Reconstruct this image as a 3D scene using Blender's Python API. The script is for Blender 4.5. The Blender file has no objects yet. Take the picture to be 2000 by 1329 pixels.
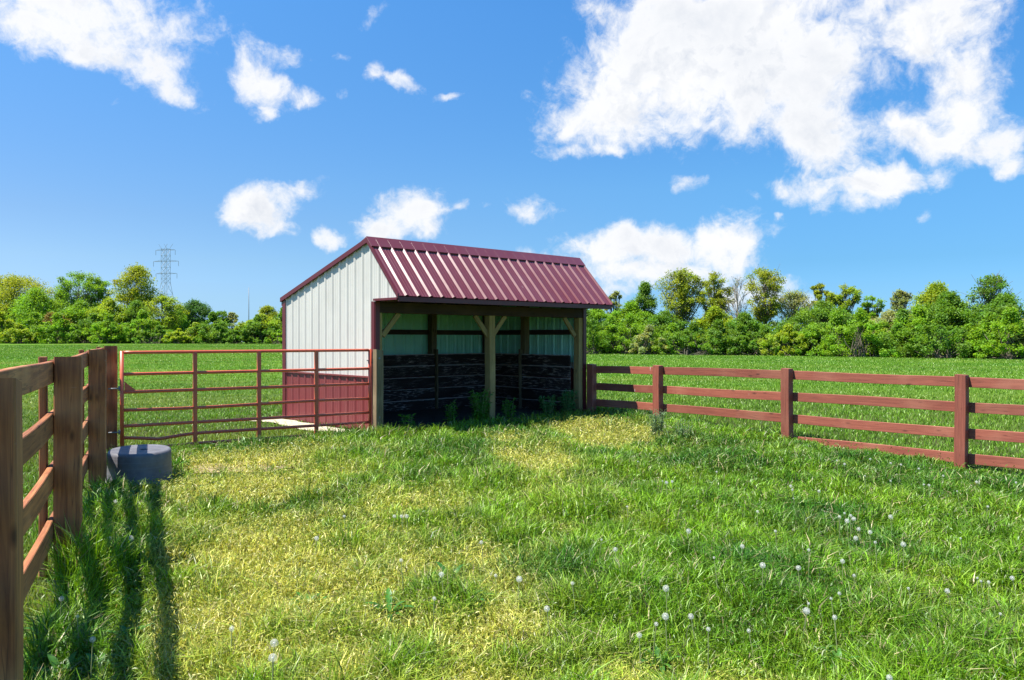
import bpy, math, random
import numpy as np
from mathutils import Vector, Matrix

random.seed(7)
RNG = np.random.default_rng(11)
C = bpy.context.scene.collection
scene = bpy.context.scene

# ------------------------------------------------------------ camera, light, exposure
FPX, HZ, EYE = 1560.0, 659.0, 1.6
cam = bpy.data.cameras.new('camera')
cam.sensor_width = 36.0
cam.lens = FPX / 2000 * 36.0
cam.clip_start = 0.05
cam.clip_end = 6000
camo = bpy.data.objects.new('camera', cam)
C.objects.link(camo)
camo.location = (0, 0, EYE)
camo.rotation_euler = (math.radians(90 - math.degrees(math.atan((664.5 - HZ) / FPX))), 0, 0)
scene.camera = camo

SUN_EL = math.radians(63)
SUN_AZ = math.radians(-107)      # compass style: 0 = +y, positive towards +x
sdir = Vector((math.sin(SUN_AZ) * math.cos(SUN_EL), math.cos(SUN_AZ) * math.cos(SUN_EL), math.sin(SUN_EL)))
sun = bpy.data.lights.new('sun', 'SUN')
sun.energy = 4.8
sun.angle = math.radians(0.53)
sun.color = (1.0, 0.95, 0.86)
suno = bpy.data.objects.new('sun', sun)
C.objects.link(suno)
suno.rotation_euler = sdir.to_track_quat('Z', 'Y').to_euler()
scene.view_settings.view_transform = 'Standard'
scene.view_settings.look = 'None'
scene.view_settings.gamma = 1
scene.view_settings.exposure = 1.05
scene.cycles.max_bounces = 6
scene.cycles.transparent_max_bounces = 8

# ------------------------------------------------------------ world: sky with clouds by direction
world = bpy.data.worlds.new('World')
scene.world = world
world.use_nodes = True
world.cycles.sampling_method = 'MANUAL'
world.cycles.sample_map_resolution = 512
WT = world.node_tree
for n in list(WT.nodes):
    WT.nodes.remove(n)


def nd(t, typ, **kw):
    n = t.nodes.new(typ)
    for k, v in kw.items():
        setattr(n, k, v)
    return n


def mth(t, op, a, b=None, c=None, clamp=False):
    n = t.nodes.new('ShaderNodeMath')
    n.operation = op
    n.use_clamp = clamp
    for i, v in enumerate((a, b, c)):
        if v is None:
            continue
        if isinstance(v, (int, float)):
            n.inputs[i].default_value = v
        else:
            t.links.new(v, n.inputs[i])
    return n.outputs[0]


def maprange(t, v, a, b, c, d, smooth=False):
    n = t.nodes.new('ShaderNodeMapRange')
    n.clamp = True
    if smooth:
        n.interpolation_type = 'SMOOTHSTEP'
    t.links.new(v, n.inputs['Value'])
    for k, x in zip(('From Min', 'From Max', 'To Min', 'To Max'), (a, b, c, d)):
        n.inputs[k].default_value = x
    return n.outputs['Result']


def mixc(t, f, a, b, mode='MIX'):
    n = t.nodes.new('ShaderNodeMix')
    n.data_type = 'RGBA'
    n.blend_type = mode
    if isinstance(f, (int, float)):
        n.inputs['Factor'].default_value = f
    else:
        t.links.new(f, n.inputs['Factor'])
    for sock, v in ((n.inputs[6], a), (n.inputs[7], b)):
        if isinstance(v, tuple):
            sock.default_value = (*v[:3], 1)
        else:
            t.links.new(v, sock)
    return n.outputs[2]


def noise(t, vec, scale, detail=4, rough=0.55, dist=0.0, out='Fac'):
    n = t.nodes.new('ShaderNodeTexNoise')
    n.inputs['Scale'].default_value = scale
    n.inputs['Detail'].default_value = detail
    n.inputs['Roughness'].default_value = rough
    n.inputs['Distortion'].default_value = dist
    if vec is not None:
        t.links.new(vec, n.inputs['Vector'])
    return n.outputs[out]


def build_world():
    t = WT
    sky = nd(t, 'ShaderNodeTexSky', sky_type='NISHITA')
    sky.sun_disc = False
    sky.sun_elevation = SUN_EL
    sky.sun_rotation = SUN_AZ
    sky.air_density = 1.0
    sky.dust_density = 0.0
    sky.ozone_density = 2.0
    hs = nd(t, 'ShaderNodeHueSaturation')
    hs.inputs['Saturation'].default_value = 1.22
    hs.inputs['Value'].default_value = 1.0
    hs.inputs['Hue'].default_value = 0.494
    t.links.new(sky.outputs[0], hs.inputs['Color'])
    tc = nd(t, 'ShaderNodeTexCoord')
    sp = nd(t, 'ShaderNodeSeparateXYZ')
    t.links.new(tc.outputs['Generated'], sp.inputs[0])

    def ramp(stops):
        n = nd(t, 'ShaderNodeValToRGB')
        e = n.color_ramp.elements
        while len(e) < len(stops):
            e.new(0.5)
        for q, (p, c) in zip(e, stops):
            q.position = p
            q.color = (*c, 1)
        t.links.new(sp.outputs[2], n.inputs[0])
        return n.outputs[0]
    tl = ramp([(0.0, (0.22, 0.42, 0.90)), (0.045, (0.36, 0.48, 0.76)), (0.09, (0.475, 0.537, 0.70)), (0.14, (0.53, 0.565, 0.70)), (0.38, (0.72, 0.86, 1.0))])
    trr = ramp([(0.0, (0.16, 0.38, 0.88)), (0.045, (0.22, 0.41, 0.72)), (0.09, (0.25, 0.44, 0.66)), (0.18, (0.40, 0.60, 0.76)), (0.38, (0.50, 0.76, 0.97))])
    azf = maprange(t, mth(t, 'ARCTAN2', sp.outputs[0], sp.outputs[1]), -0.55, 0.35, 0, 1)
    skyc = mixc(t, 1.0, hs.outputs[0], mixc(t, azf, tl, trr), 'MULTIPLY')
    az = mth(t, 'ARCTAN2', sp.outputs[0], sp.outputs[1])
    el = mth(t, 'ARCSINE', sp.outputs[2])
    cb = nd(t, 'ShaderNodeCombineXYZ')
    t.links.new(az, cb.inputs[0])
    t.links.new(el, cb.inputs[1])
    uv = cb.outputs[0]
    # domain warp
    wn = noise(t, uv, 9.0, 5, 0.6, 0, 'Color')
    vs = nd(t, 'ShaderNodeVectorMath', operation='SUBTRACT')
    t.links.new(wn, vs.inputs[0])
    vs.inputs[1].default_value = (0.5, 0.5, 0.5)
    vm = nd(t, 'ShaderNodeVectorMath', operation='SCALE')
    t.links.new(vs.outputs[0], vm.inputs[0])
    vm.inputs['Scale'].default_value = 0.07
    va = nd(t, 'ShaderNodeVectorMath', operation='ADD')
    t.links.new(uv, va.inputs[0])
    t.links.new(vm.outputs[0], va.inputs[1])
    w = va.outputs[0]
    # cloud lumps: photo position and half sizes, turned into azimuth and elevation
    lumps = [
        (1330, 130, 210, 130, 0, 1.5), (1520, 130, 250, 150, 0, 1.5), (1240, 205, 190, 75, -8, 1.35), (1600, 260, 170, 80, -20, 1.3),
        (1420, 30, 280, 90, 0, 1.5), (1110, 235, 85, 55, 25, 1.15), (1105, 295, 60, 22, 0, 0.95), (1820, 60, 160, 90, 0, 1.25),
        (1880, 170, 110, 110, 20, 1.3), (1800, 250, 170, 50, -12, 1.2), (1940, 270, 120, 45, -8, 1.0), (1560, 300, 90, 50, -20, 0.95),
        (1985, 320, 60, 30, 0, 0.9), (1200, 30, 110, 45, 0, 1.0), (1190, 100, 90, 60, 0, 0.95), (1720, 10, 90, 40, 0, 0.9),
        (1700, 360, 130, 42, 8, 1.35), (1560, 375, 100, 38, -10, 1.15), (1770, 345, 70, 40, 0, 1.25), (1600, 330, 60, 60, -30, 0.9),
        (1650, 405, 90, 25, 0, 0.9), (1350, 350, 50, 26, -10, 0.85), (1190, 282, 42, 18, 0, 0.85), (1797, 425, 30, 26, 0, 0.75), (1512, 434, 18, 12, 0, 0.8),
        (60, 40, 180, 60, -8, 1.2), (250, 40, 240, 75, -5, 0.95), (190, 95, 150, 40, -14, 1.1), (300, 130, 90, 65, -30, 1.1), (330, 175, 75, 35, 0, 1.05),
        (120, -20, 260, 60, 0, 1.2), (240, 207, 20, 14, 0, 0.7),
        (540, 105, 70, 32, 5, 0.95), (520, 155, 75, 48, -15, 1.15), (590, 180, 55, 26, -18, 0.95), (525, 205, 30, 25, -35, 0.9),
        (510, 420, 72, 52, 0, 1.35), (590, 385, 70, 30, 15, 1.0), (460, 420, 42, 26, -20, 0.95), (555, 400, 60, 38, 15, 1.1), (530, 450, 50, 28, 0, 1.1),
        (641, 470, 38, 20, 0, 1.0), (800, 420, 78, 52, 0, 1.3), (785, 390, 55, 26, 20, 1.05), (760, 452, 68, 26, 0, 1.05), (830, 450, 50, 34, 0, 1.15),
        (1035, 408, 62, 32, -12, 1.05), (898, 402, 22, 14, 0, 0.75), (945, 396, 26, 11, 10, 0.7),
        (780, 152, 70, 17, -22, 0.85), (733, 130, 28, 26, -40, 0.8), (875, 184, 36, 13, 0, 0.75), (664, 98, 26, 17, 0, 0.8), (735, 25, 48, 16, 30, 0.7), (664, 180, 20, 22, 0, 0.7),
        (1190, 490, 120, 50, 0, 1.3), (1330, 480, 150, 52, 10, 1.3), (1420, 480, 100, 55, 0, 1.2), (1120, 525, 150, 38, 0, 1.0), (1260, 530, 210, 40, 0, 1.2),
        (1200, 560, 120, 30, 0, 1.0), (1560, 580, 70, 20, 0, 0.8), (1450, 560, 130, 40, 0, 0.9),
    ]
    dens = None
    for (px, py, rx, ry, rot, s) in lumps:
        x = (px - 1000) / FPX
        z = (HZ - py) / FPX
        a0 = math.atan2(x, 1)
        e0 = math.asin(z / math.sqrt(1 + x * x + z * z))
        k = 1 / math.sqrt(1 + x * x)
        mp = nd(t, 'ShaderNodeMapping', vector_type='TEXTURE')
        mp.inputs['Location'].default_value = (a0, e0, 0)
        mp.inputs['Rotation'].default_value = (0, 0, math.radians(rot))
        mp.inputs['Scale'].default_value = (rx / FPX * k * k * 1.3, ry / FPX * k * 1.3, 1)
        t.links.new(w, mp.inputs['Vector'])
        ln = nd(t, 'ShaderNodeVectorMath', operation='LENGTH')
        t.links.new(mp.outputs[0], ln.inputs[0])
        d = maprange(t, ln.outputs['Value'], 0.0, 1.35, s, 0.0, True)
        dens = d if dens is None else mth(t, 'SMOOTH_MAX', dens, d, 0.25)
    n1 = noise(t, w, 13.0, 8, 0.62, 0.2)
    n2 = noise(t, uv, 40.0, 10, 0.7, 0.5)
    nn = mth(t, 'ADD', mth(t, 'MULTIPLY', n1, 2.1), mth(t, 'MULTIPLY', n2, 0.9))
    tot = mth(t, 'ADD', dens, mth(t, 'SUBTRACT', nn, 1.56))
    tot = mth(t, 'MULTIPLY', tot, maprange(t, dens, 0.02, 0.3, 0.0, 1.0))
    alpha = maprange(t, tot, 0.36, 1.12, 0.0, 1.0, True)
    # cloud body colour: bright rims, a little blue grey in the thick middles
    sh = noise(t, uv, 6.0, 5, 0.55)
    thick = mth(t, 'MULTIPLY', maprange(t, tot, 0.9, 1.7, 0.0, 1.0), maprange(t, sh, 0.42, 0.68, 0.0, 1.0))
    vo = nd(t, 'ShaderNodeVectorMath', operation='ADD')
    t.links.new(w, vo.inputs[0])
    vo.inputs[1].default_value = (-0.012, 0.016, 0)
    n1b = noise(t, vo.outputs[0], 13.0, 6, 0.6, 0.2)
    relief = maprange(t, mth(t, 'SUBTRACT', n1b, n1), -0.02, 0.14, 0, 0.8)  # offset noise difference paints sun-side self-shadow into the cloud colour
    thick = mth(t, 'MAXIMUM', thick, mth(t, 'MULTIPLY', relief, maprange(t, tot, 0.75, 1.4, 0.2, 1.0)))
    ccol = mixc(t, thick, (4.85, 4.9, 5.0), (3.35, 3.6, 4.05))
    CL = mixc(t, alpha, skyc, ccol)
    bg = nd(t, 'ShaderNodeBackground')
    t.links.new(CL, bg.inputs['Color'])
    bg.inputs['Strength'].default_value = 0.10
    out = nd(t, 'ShaderNodeOutputWorld')
    t.links.new(bg.outputs[0], out.inputs[0])


build_world()

# ------------------------------------------------------------ object helpers
WM = {}


def tag(o, label=None, cat=None, group=None, kind=None):
    if label:
        o['label'] = label
    if cat:
        o['category'] = cat
    if group:
        o['group'] = group
    if kind:
        o['kind'] = kind
    return o


def thing(name, loc, label, cat, group=None):
    o = bpy.data.objects.new(name, None)
    C.objects.link(o)
    o.empty_display_size = 0.2
    o.location = loc
    WM[o.name] = Matrix.Translation(Vector(loc))
    return tag(o, label, cat, group)


def place(o, parent, world):
    WM[o.name] = world
    if parent is not None:
        o.parent = parent
        o.matrix_basis = WM[parent.name].inverted() @ world
    else:
        o.matrix_basis = world
    return o


def npmesh(name, V, F, mat, smooth=False, col=None):
    """V: n x 3 array, F: list/array of faces all of the same length or a list of lists."""
    me = bpy.data.meshes.new(name)
    V = np.asarray(V, dtype=np.float32)
    if isinstance(F, np.ndarray):
        nf, k = F.shape
        me.vertices.add(len(V))
        me.vertices.foreach_set('co', V.ravel())
        me.loops.add(nf * k)
        me.loops.foreach_set('vertex_index', F.astype(np.int32).ravel())
        me.polygons.add(nf)
        me.polygons.foreach_set('loop_start', np.arange(0, nf * k, k, dtype=np.int32))
        me.polygons.foreach_set('loop_total', np.full(nf, k, dtype=np.int32))
        me.update(calc_edges=True)
    else:
        me.from_pydata([tuple(map(float, v)) for v in V], [], F)
        me.update()
    if smooth:
        me.polygons.foreach_set('use_smooth', np.ones(len(me.polygons), dtype=bool))
    if col is not None:
        ca = me.color_attributes.new('Col', 'FLOAT_COLOR', 'POINT')
        cc = np.ones((len(V), 4), dtype=np.float32)
        cc[:, :3] = col
        ca.data.foreach_set('color', cc.ravel())
    if mat:
        me.materials.append(mat)
    return me


def link(name, me, parent=None, world=None):
    o = bpy.data.objects.new(name, me)
    C.objects.link(o)
    return place(o, parent, world if world is not None else Matrix.Identity(4))


class MB:
    """collects vertices and faces for one mesh"""

    def __init__(s):
        s.v = []
        s.f = []

    def add(s, V, F):
        b = len(s.v)
        s.v += [tuple(p) for p in V]
        s.f += [[i + b for i in f] for f in F]

    def box(s, c, size, M=None, bev=0.0):
        x, y, z = (q / 2 for q in size)
        cx, cy, cz = c
        if bev <= 0:
            V = [(cx + a * x, cy + b * y, cz + d * z) for d in (-1, 1) for b in (-1, 1) for a in (-1, 1)]
            F = [(0, 2, 3, 1), (4, 5, 7, 6), (0, 1, 5, 4), (2, 6, 7, 3), (0, 4, 6, 2), (1, 3, 7, 5)]
        else:
            import bmesh
            bm = bmesh.new()
            bmesh.ops.create_cube(bm, size=1)
            for v in bm.verts:
                v.co = Vector((cx + v.co.x * 2 * x, cy + v.co.y * 2 * y, cz + v.co.z * 2 * z))
            bmesh.ops.bevel(bm, geom=bm.edges[:], offset=bev, segments=1, affect='EDGES')
            bm.verts.ensure_lookup_table()
            V = [tuple(v.co) for v in bm.verts]
            F = [[v.index for v in f.verts] for f in bm.faces]
            bm.free()
        if M is not None:
            V = [tuple(M @ Vector(p)) for p in V]
        s.add(V, F)

    def tube(s, pts, r, n=10, cap=True):
        pts = [Vector(p) for p in pts]
        rs = r if isinstance(r, (list, tuple)) else [r] * len(pts)
        V = []
        F = []
        ref = None
        for i, p in enumerate(pts):
            d = (pts[min(i + 1, len(pts) - 1)] - pts[max(i - 1, 0)]).normalized()
            if ref is None:
                ref = d.orthogonal().normalized()
            a = (ref - d * ref.dot(d)).normalized()
            ref = a
            b = d.cross(a)
            for k in range(n):
                t = 2 * math.pi * k / n
                V.append(p + (a * math.cos(t) + b * math.sin(t)) * rs[i])
        for i in range(len(pts) - 1):
            for k in range(n):
                F.append((i * n + k, i * n + (k + 1) % n, (i + 1) * n + (k + 1) % n, (i + 1) * n + k))
        if cap:
            F.append(tuple(range(n))[::-1])
            F.append(tuple((len(pts) - 1) * n + k for k in range(n)))
        s.add(V, F)

    def obj(s, name, mat, parent=None, world=None, smooth=False):
        me = npmesh(name, s.v, s.f, mat, smooth)
        return link(name, me, parent, world)


def frame(p0, p1, up=(0, 0, 1)):
    """matrix with local x along p0->p1, local z near up, origin at p0"""
    p0, p1 = Vector(p0), Vector(p1)
    x = (p1 - p0).normalized()
    u = Vector(up)
    y = u.cross(x)
    if y.length < 1e-4:
        y = Vector((0, 1, 0)).cross(x)
    y.normalize()
    z = x.cross(y)
    M = Matrix((x, y, z)).transposed().to_4x4()
    M.translation = p0
    return M


def plank(name, p0, p1, thick, high, mat, parent, up=(0, 0, 1), bend=0.004, bev=0.004, off=(0, 0), segs=8):
    """timber along p0->p1; thick = local y, high = local z; local x is the grain"""
    M = frame(p0, p1, up)
    L = (Vector(p1) - Vector(p0)).length
    prof = []
    a, b = thick / 2, high / 2
    for (sx, sy) in ((-1, -1), (1, -1), (1, 1), (-1, 1)):
        if sx * sy > 0:
            prof += [(sx * (a - bev), sy * b), (sx * a, sy * (b - bev))] if sx < 0 else [(sx * (a - bev), sy * b), (sx * a, sy * (b - bev))]
        else:
            prof += [(sx * a, sy * (b - bev)), (sx * (a - bev), sy * b)]
    ang = [math.atan2(q[1], q[0]) for q in prof]
    prof = [q for _, q in sorted(zip(ang, prof))]
    n = len(prof)
    V = []
    ph1, ph2 = random.uniform(0, 6), random.uniform(0, 6)
    for i in range(segs + 1):
        t = i / segs
        env = math.sin(math.pi * t)
        dy = bend * env * math.sin(ph1 + 3 * t)
        dz = bend * env * math.sin(ph2 + 2.5 * t)
        for (yy, zz) in prof:
            V.append((t * L, yy + dy + off[0], zz + dz + off[1]))
    F = []
    for i in range(segs):
        for k in range(n):
            F.append((i * n + k, i * n + (k + 1) % n, (i + 1) * n + (k + 1) % n, (i + 1) * n + k))
    F.append(tuple(range(n))[::-1])
    F.append(tuple(segs * n + k for k in range(n)))
    me = npmesh(name, V, F, mat)
    return link(name, me, parent, M)


# ------------------------------------------------------------ materials
def newmat(name):
    m = bpy.data.materials.new(name)
    m.use_nodes = True
    t = m.node_tree
    for n in list(t.nodes):
        t.nodes.remove(n)
    out = t.nodes.new('ShaderNodeOutputMaterial')
    b = t.nodes.new('ShaderNodeBsdfPrincipled')
    t.links.new(b.outputs[0], out.inputs[0])
    return m, t, b, out


def setin(t, sock, v):
    if isinstance(v, tuple):
        sock.default_value = (*v[:3], 1)
    elif isinstance(v, (int, float)):
        sock.default_value = v
    else:
        t.links.new(v, sock)


def bump(t, b, h, strength=0.3, dist=0.01):
    n = t.nodes.new('ShaderNodeBump')
    n.inputs['Strength'].default_value = strength
    n.inputs['Distance'].default_value = dist
    t.links.new(h, n.inputs['Height'])
    t.links.new(n.outputs[0], b.inputs['Normal'])


def objcoord(t, scale=(1, 1, 1), rnd=True):
    tc = t.nodes.new('ShaderNodeTexCoord')
    mp = t.nodes.new('ShaderNodeMapping')
    mp.inputs['Scale'].default_value = scale
    v = tc.outputs['Object']
    if rnd:
        oi = t.nodes.new('ShaderNodeObjectInfo')
        va = t.nodes.new('ShaderNodeVectorMath')
        va.operation = 'MULTIPLY_ADD'
        cmb = t.nodes.new('ShaderNodeCombineXYZ')
        for i in range(3):
            t.links.new(oi.outputs['Random'], cmb.inputs[i])
        t.links.new(cmb.outputs[0], va.inputs[0])
        va.inputs[1].default_value = (37, 19, 53)
        t.links.new(v, va.inputs[2])
        v = va.outputs[0]
    t.links.new(v, mp.inputs['Vector'])
    return mp.outputs[0]


def wood(name, base, dark, light, rough=0.75, scratches=0.0, knots=True):
    m, t, b, _ = newmat(name)
    v = objcoord(t, (1.2, 22, 22))
    g = noise(t, v, 1.6, 6, 0.65, 0.6)
    v2 = objcoord(t, (1, 1, 1))
    big = noise(t, v2, 1.7, 3, 0.5)
    c = mixc(t, maprange(t, g, 0.3, 0.7, 0, 1), dark, base)
    c = mixc(t, maprange(t, big, 0.5, 0.78, 0, 0.75), c, light)
    if knots:
        vk = objcoord(t, (2.6, 7, 7))
        k = t.nodes.new('ShaderNodeTexVoronoi')
        k.inputs['Scale'].default_value = 1.1
        t.links.new(vk, k.inputs['Vector'])
        kf = maprange(t, k.outputs['Distance'], 0.05, 0.16, 0.8, 0)
        c = mixc(t, kf, c, tuple(q * 0.35 for q in dark))
        # long drying cracks
        vc = objcoord(t, (0.7, 30, 30))
        cr = noise(t, vc, 1.0, 2, 0.5, 0.3)
        cf = maprange(t, cr, 0.485, 0.5, 0, 1)
        cf2 = maprange(t, cr, 0.5, 0.515, 1, 0)
        c = mixc(t, mth(t, 'MULTIPLY', mth(t, 'MULTIPLY', cf, cf2), 0.6), c, tuple(q * 0.4 for q in dark))
    if scratches > 0:
        vs = objcoord(t, (26, 3, 3))
        s = noise(t, vs, 1.0, 3, 0.5)
        vs2 = objcoord(t, (5, 9, 9))
        s2 = noise(t, vs2, 1.0, 2, 0.5)
        sf = mth(t, 'MULTIPLY', maprange(t, s, 0.70, 0.74, 0, 1), maprange(t, s2, 0.55, 0.62, 0, scratches))
        c = mixc(t, sf, c, (0.55, 0.45, 0.4))
    oi = t.nodes.new('ShaderNodeObjectInfo')
    hv = t.nodes.new('ShaderNodeHueSaturation')
    t.links.new(maprange(t, oi.outputs['Random'], 0, 1, 0.78, 1.22), hv.inputs['Value'])
    t.links.new(c, hv.inputs['Color'])
    setin(t, b.inputs['Base Color'], hv.outputs[0])
    b.inputs['Roughness'].default_value = rough
    bump(t, b, g, 0.5, 0.003)
    return m


M_fence_red = wood('stained_wood', (0.36, 0.105, 0.062), (0.22, 0.055, 0.034), (0.42, 0.17, 0.105), 0.7, 0.8)
M_fence_brown = wood('brown_stained_wood', (0.46, 0.17, 0.055), (0.15, 0.042, 0.016), (0.58, 0.29, 0.12), 0.7, 0.25)
M_post_grey = wood('weathered_timber', (0.44, 0.31, 0.12), (0.24, 0.15, 0.05), (0.52, 0.39, 0.18), 0.85)
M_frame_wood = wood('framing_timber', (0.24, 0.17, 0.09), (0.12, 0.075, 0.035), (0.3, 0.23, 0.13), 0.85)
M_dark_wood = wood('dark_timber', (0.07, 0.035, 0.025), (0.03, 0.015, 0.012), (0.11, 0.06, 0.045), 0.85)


def kick_mat():
    m, t, b, _ = newmat('chewed_planks')
    v = objcoord(t, (1.0, 14, 14))
    g = noise(t, v, 1.5, 6, 0.7, 0.5)
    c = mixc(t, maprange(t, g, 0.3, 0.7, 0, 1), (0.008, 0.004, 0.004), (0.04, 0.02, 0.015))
    v2 = objcoord(t, (4.2, 12, 34))
    w = noise(t, v2, 1.5, 8, 0.75, 0.5)
    v3 = objcoord(t, (1.1, 3, 3))
    w2 = noise(t, v3, 1.0, 3, 0.5)
    wf = mth(t, 'MULTIPLY', maprange(t, w, 0.53, 0.6, 0, 1), maprange(t, w2, 0.4, 0.55, 0, 0.95))
    tcz = t.nodes.new('ShaderNodeTexCoord')
    spz = t.nodes.new('ShaderNodeSeparateXYZ')
    t.links.new(tcz.outputs['Object'], spz.inputs[0])
    edge = maprange(t, mth(t, 'ADD', spz.outputs[2], mth(t, 'MULTIPLY', w, 0.06)), 0.118, 0.132, 0, 0.8)
    wf = mth(t, 'MAXIMUM', mth(t, 'MULTIPLY', wf, 0.7), edge)
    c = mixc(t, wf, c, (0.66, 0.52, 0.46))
    setin(t, b.inputs['Base Color'], c)
    b.inputs['Roughness'].default_value = 0.85
    bump(t, b, w, 0.6, 0.006)
    return m


M_kick = kick_mat()


def metal_paint(name, col, rough=0.35, spec=0.5, dirt=(0.1, 0.08, 0.05), dirt_amt=0.25, scuffs=0.0, fade=None):
    m, t, b, _ = newmat(name)
    v = objcoord(t, (1, 1, 1), False)
    n = noise(t, v, 1.3, 5, 0.6)
    c = mixc(t, maprange(t, n, 0.35, 0.7, 0, 1), col, fade if fade else tuple(q * 0.88 for q in col))
    v2 = objcoord(t, (9, 9, 1.2), False)
    st = noise(t, v2, 1.5, 6, 0.65)
    c = mixc(t, maprange(t, st, 0.55, 0.75, 0, dirt_amt), c, dirt)
    if scuffs:
        sp = noise(t, v, 6.0, 3, 0.5)
        c = mixc(t, maprange(t, sp, 0.765, 0.775, 0, scuffs), c, (0.6, 0.5, 0.5))
    setin(t, b.inputs['Base Color'], c)
    setin(t, b.inputs['Roughness'], maprange(t, n, 0.3, 0.7, rough * 0.85, rough * 1.2))
    b.inputs['Specular IOR Level'].default_value = spec
    bump(t, b, n, 0.06, 0.02)
    return m


M_roof = metal_paint('burgundy_roof_metal', (0.16, 0.026, 0.018), 0.30, 0.9, (0.11, 0.05, 0.045), 0.4, 1.0, (0.17, 0.038, 0.04))
_rb = [n for n in M_roof.node_tree.nodes if n.type == 'BSDF_PRINCIPLED'][0]
_rb.inputs['Coat Weight'].default_value = 0.6
_rb.inputs['Coat Roughness'].default_value = 0.2
M_trim = metal_paint('burgundy_trim', (0.12, 0.013, 0.019), 0.38, 0.5)
M_wains = metal_paint('burgundy_wall_metal', (0.20, 0.038, 0.04), 0.4, 0.5, (0.3, 0.14, 0.12), 0.3)
M_white = metal_paint('white_wall_metal', (0.60, 0.585, 0.53), 0.45, 0.4, (0.45, 0.42, 0.33), 0.3)
M_inner = metal_paint('galvanised_inner_metal', (0.36, 0.80, 0.64), 0.35, 0.6, (0.12, 0.14, 0.08), 0.5)
M_gate = metal_paint('red_gate_paint', (0.58, 0.10, 0.05), 0.35, 0.6, (0.30, 0.07, 0.04), 0.5, 0.3, (0.62, 0.13, 0.06))
M_steel = metal_paint('grey_steel', (0.20, 0.21, 0.23), 0.45, 0.5)


def simple(name, c1, c2, scale, rough=0.9, bs=0.4, detail=6, dist=0.02):
    m, t, b, _ = newmat(name)
    v = objcoord(t, (1, 1, 1), False)
    n = noise(t, v, scale, detail, 0.65)
    setin(t, b.inputs['Base Color'], mixc(t, maprange(t, n, 0.3, 0.7, 0, 1), c1, c2))
    b.inputs['Roughness'].default_value = rough
    b.inputs['Specular IOR Level'].default_value = 0.25
    bump(t, b, n, bs, dist)
    return m


M_gravel = simple('pale_gravel', (0.34, 0.29, 0.20), (0.62, 0.56, 0.43), 22, 0.95, 0.8)
M_drive = simple('grey_gravel', (0.28, 0.29, 0.33), (0.40, 0.41, 0.45), 6, 0.95, 0.4)
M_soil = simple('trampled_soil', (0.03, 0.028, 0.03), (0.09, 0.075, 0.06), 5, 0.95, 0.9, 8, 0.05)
M_earth = simple('dry_earth', (0.20, 0.15, 0.08), (0.38, 0.31, 0.17), 14, 0.95, 0.6)
M_bark = simple('bark', (0.10, 0.085, 0.06), (0.20, 0.17, 0.13), 3, 0.95, 0.6)
M_bark_pale = simple('pale_bark', (0.24, 0.21, 0.18), (0.38, 0.35, 0.30), 3, 0.95, 0.5)
M_whiteb = simple('white_boards', (0.6, 0.6, 0.6), (0.72, 0.72, 0.72), 2, 0.7, 0.1)


def tub_mat():
    m, t, b, _ = newmat('grey_rubber')
    v = objcoord(t, (1, 1, 1), False)
    n = noise(t, v, 8, 6, 0.6)
    v2 = objcoord(t, (1, 1, 60), False)
    rings = noise(t, v2, 1.0, 2, 0.5)
    c = mixc(t, maprange(t, n, 0.35, 0.7, 0, 1), (0.10, 0.095, 0.105), (0.17, 0.165, 0.175))
    c = mixc(t, maprange(t, rings, 0.55, 0.7, 0, 0.5), c, (0.17, 0.17, 0.2))
    setin(t, b.inputs['Base Color'], c)
    b.inputs['Roughness'].default_value = 0.55
    bump(t, b, rings, 0.4, 0.003)
    return m


M_tub = tub_mat()


def leaf_material(name, trans=0.35, rough=0.55, spec=0.3):
    m, t, b, out = newmat(name)
    at = t.nodes.new('ShaderNodeAttribute')
    at.attribute_name = 'Col'
    b.inputs['Roughness'].default_value = rough
    b.inputs['Specular IOR Level'].default_value = spec
    t.links.new(at.outputs['Color'], b.inputs['Base Color'])
    tr = t.nodes.new('ShaderNodeBsdfTranslucent')
    tcol = mixc(t, 1.0, at.outputs['Color'], (1.5, 1.35, 0.6), 'MULTIPLY')
    t.links.new(tcol, tr.inputs['Color'])
    mx = t.nodes.new('ShaderNodeMixShader')
    mx.inputs[0].default_value = trans
    t.links.new(b.outputs[0], mx.inputs[1])
    t.links.new(tr.outputs[0], mx.inputs[2])
    t.links.new(mx.outputs[0], out.inputs[0])
    return m


M_leaf = leaf_material('foliage', 0.45)
M_blade = leaf_material('grass_blades', 0.22, 0.42, 0.45)


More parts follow.
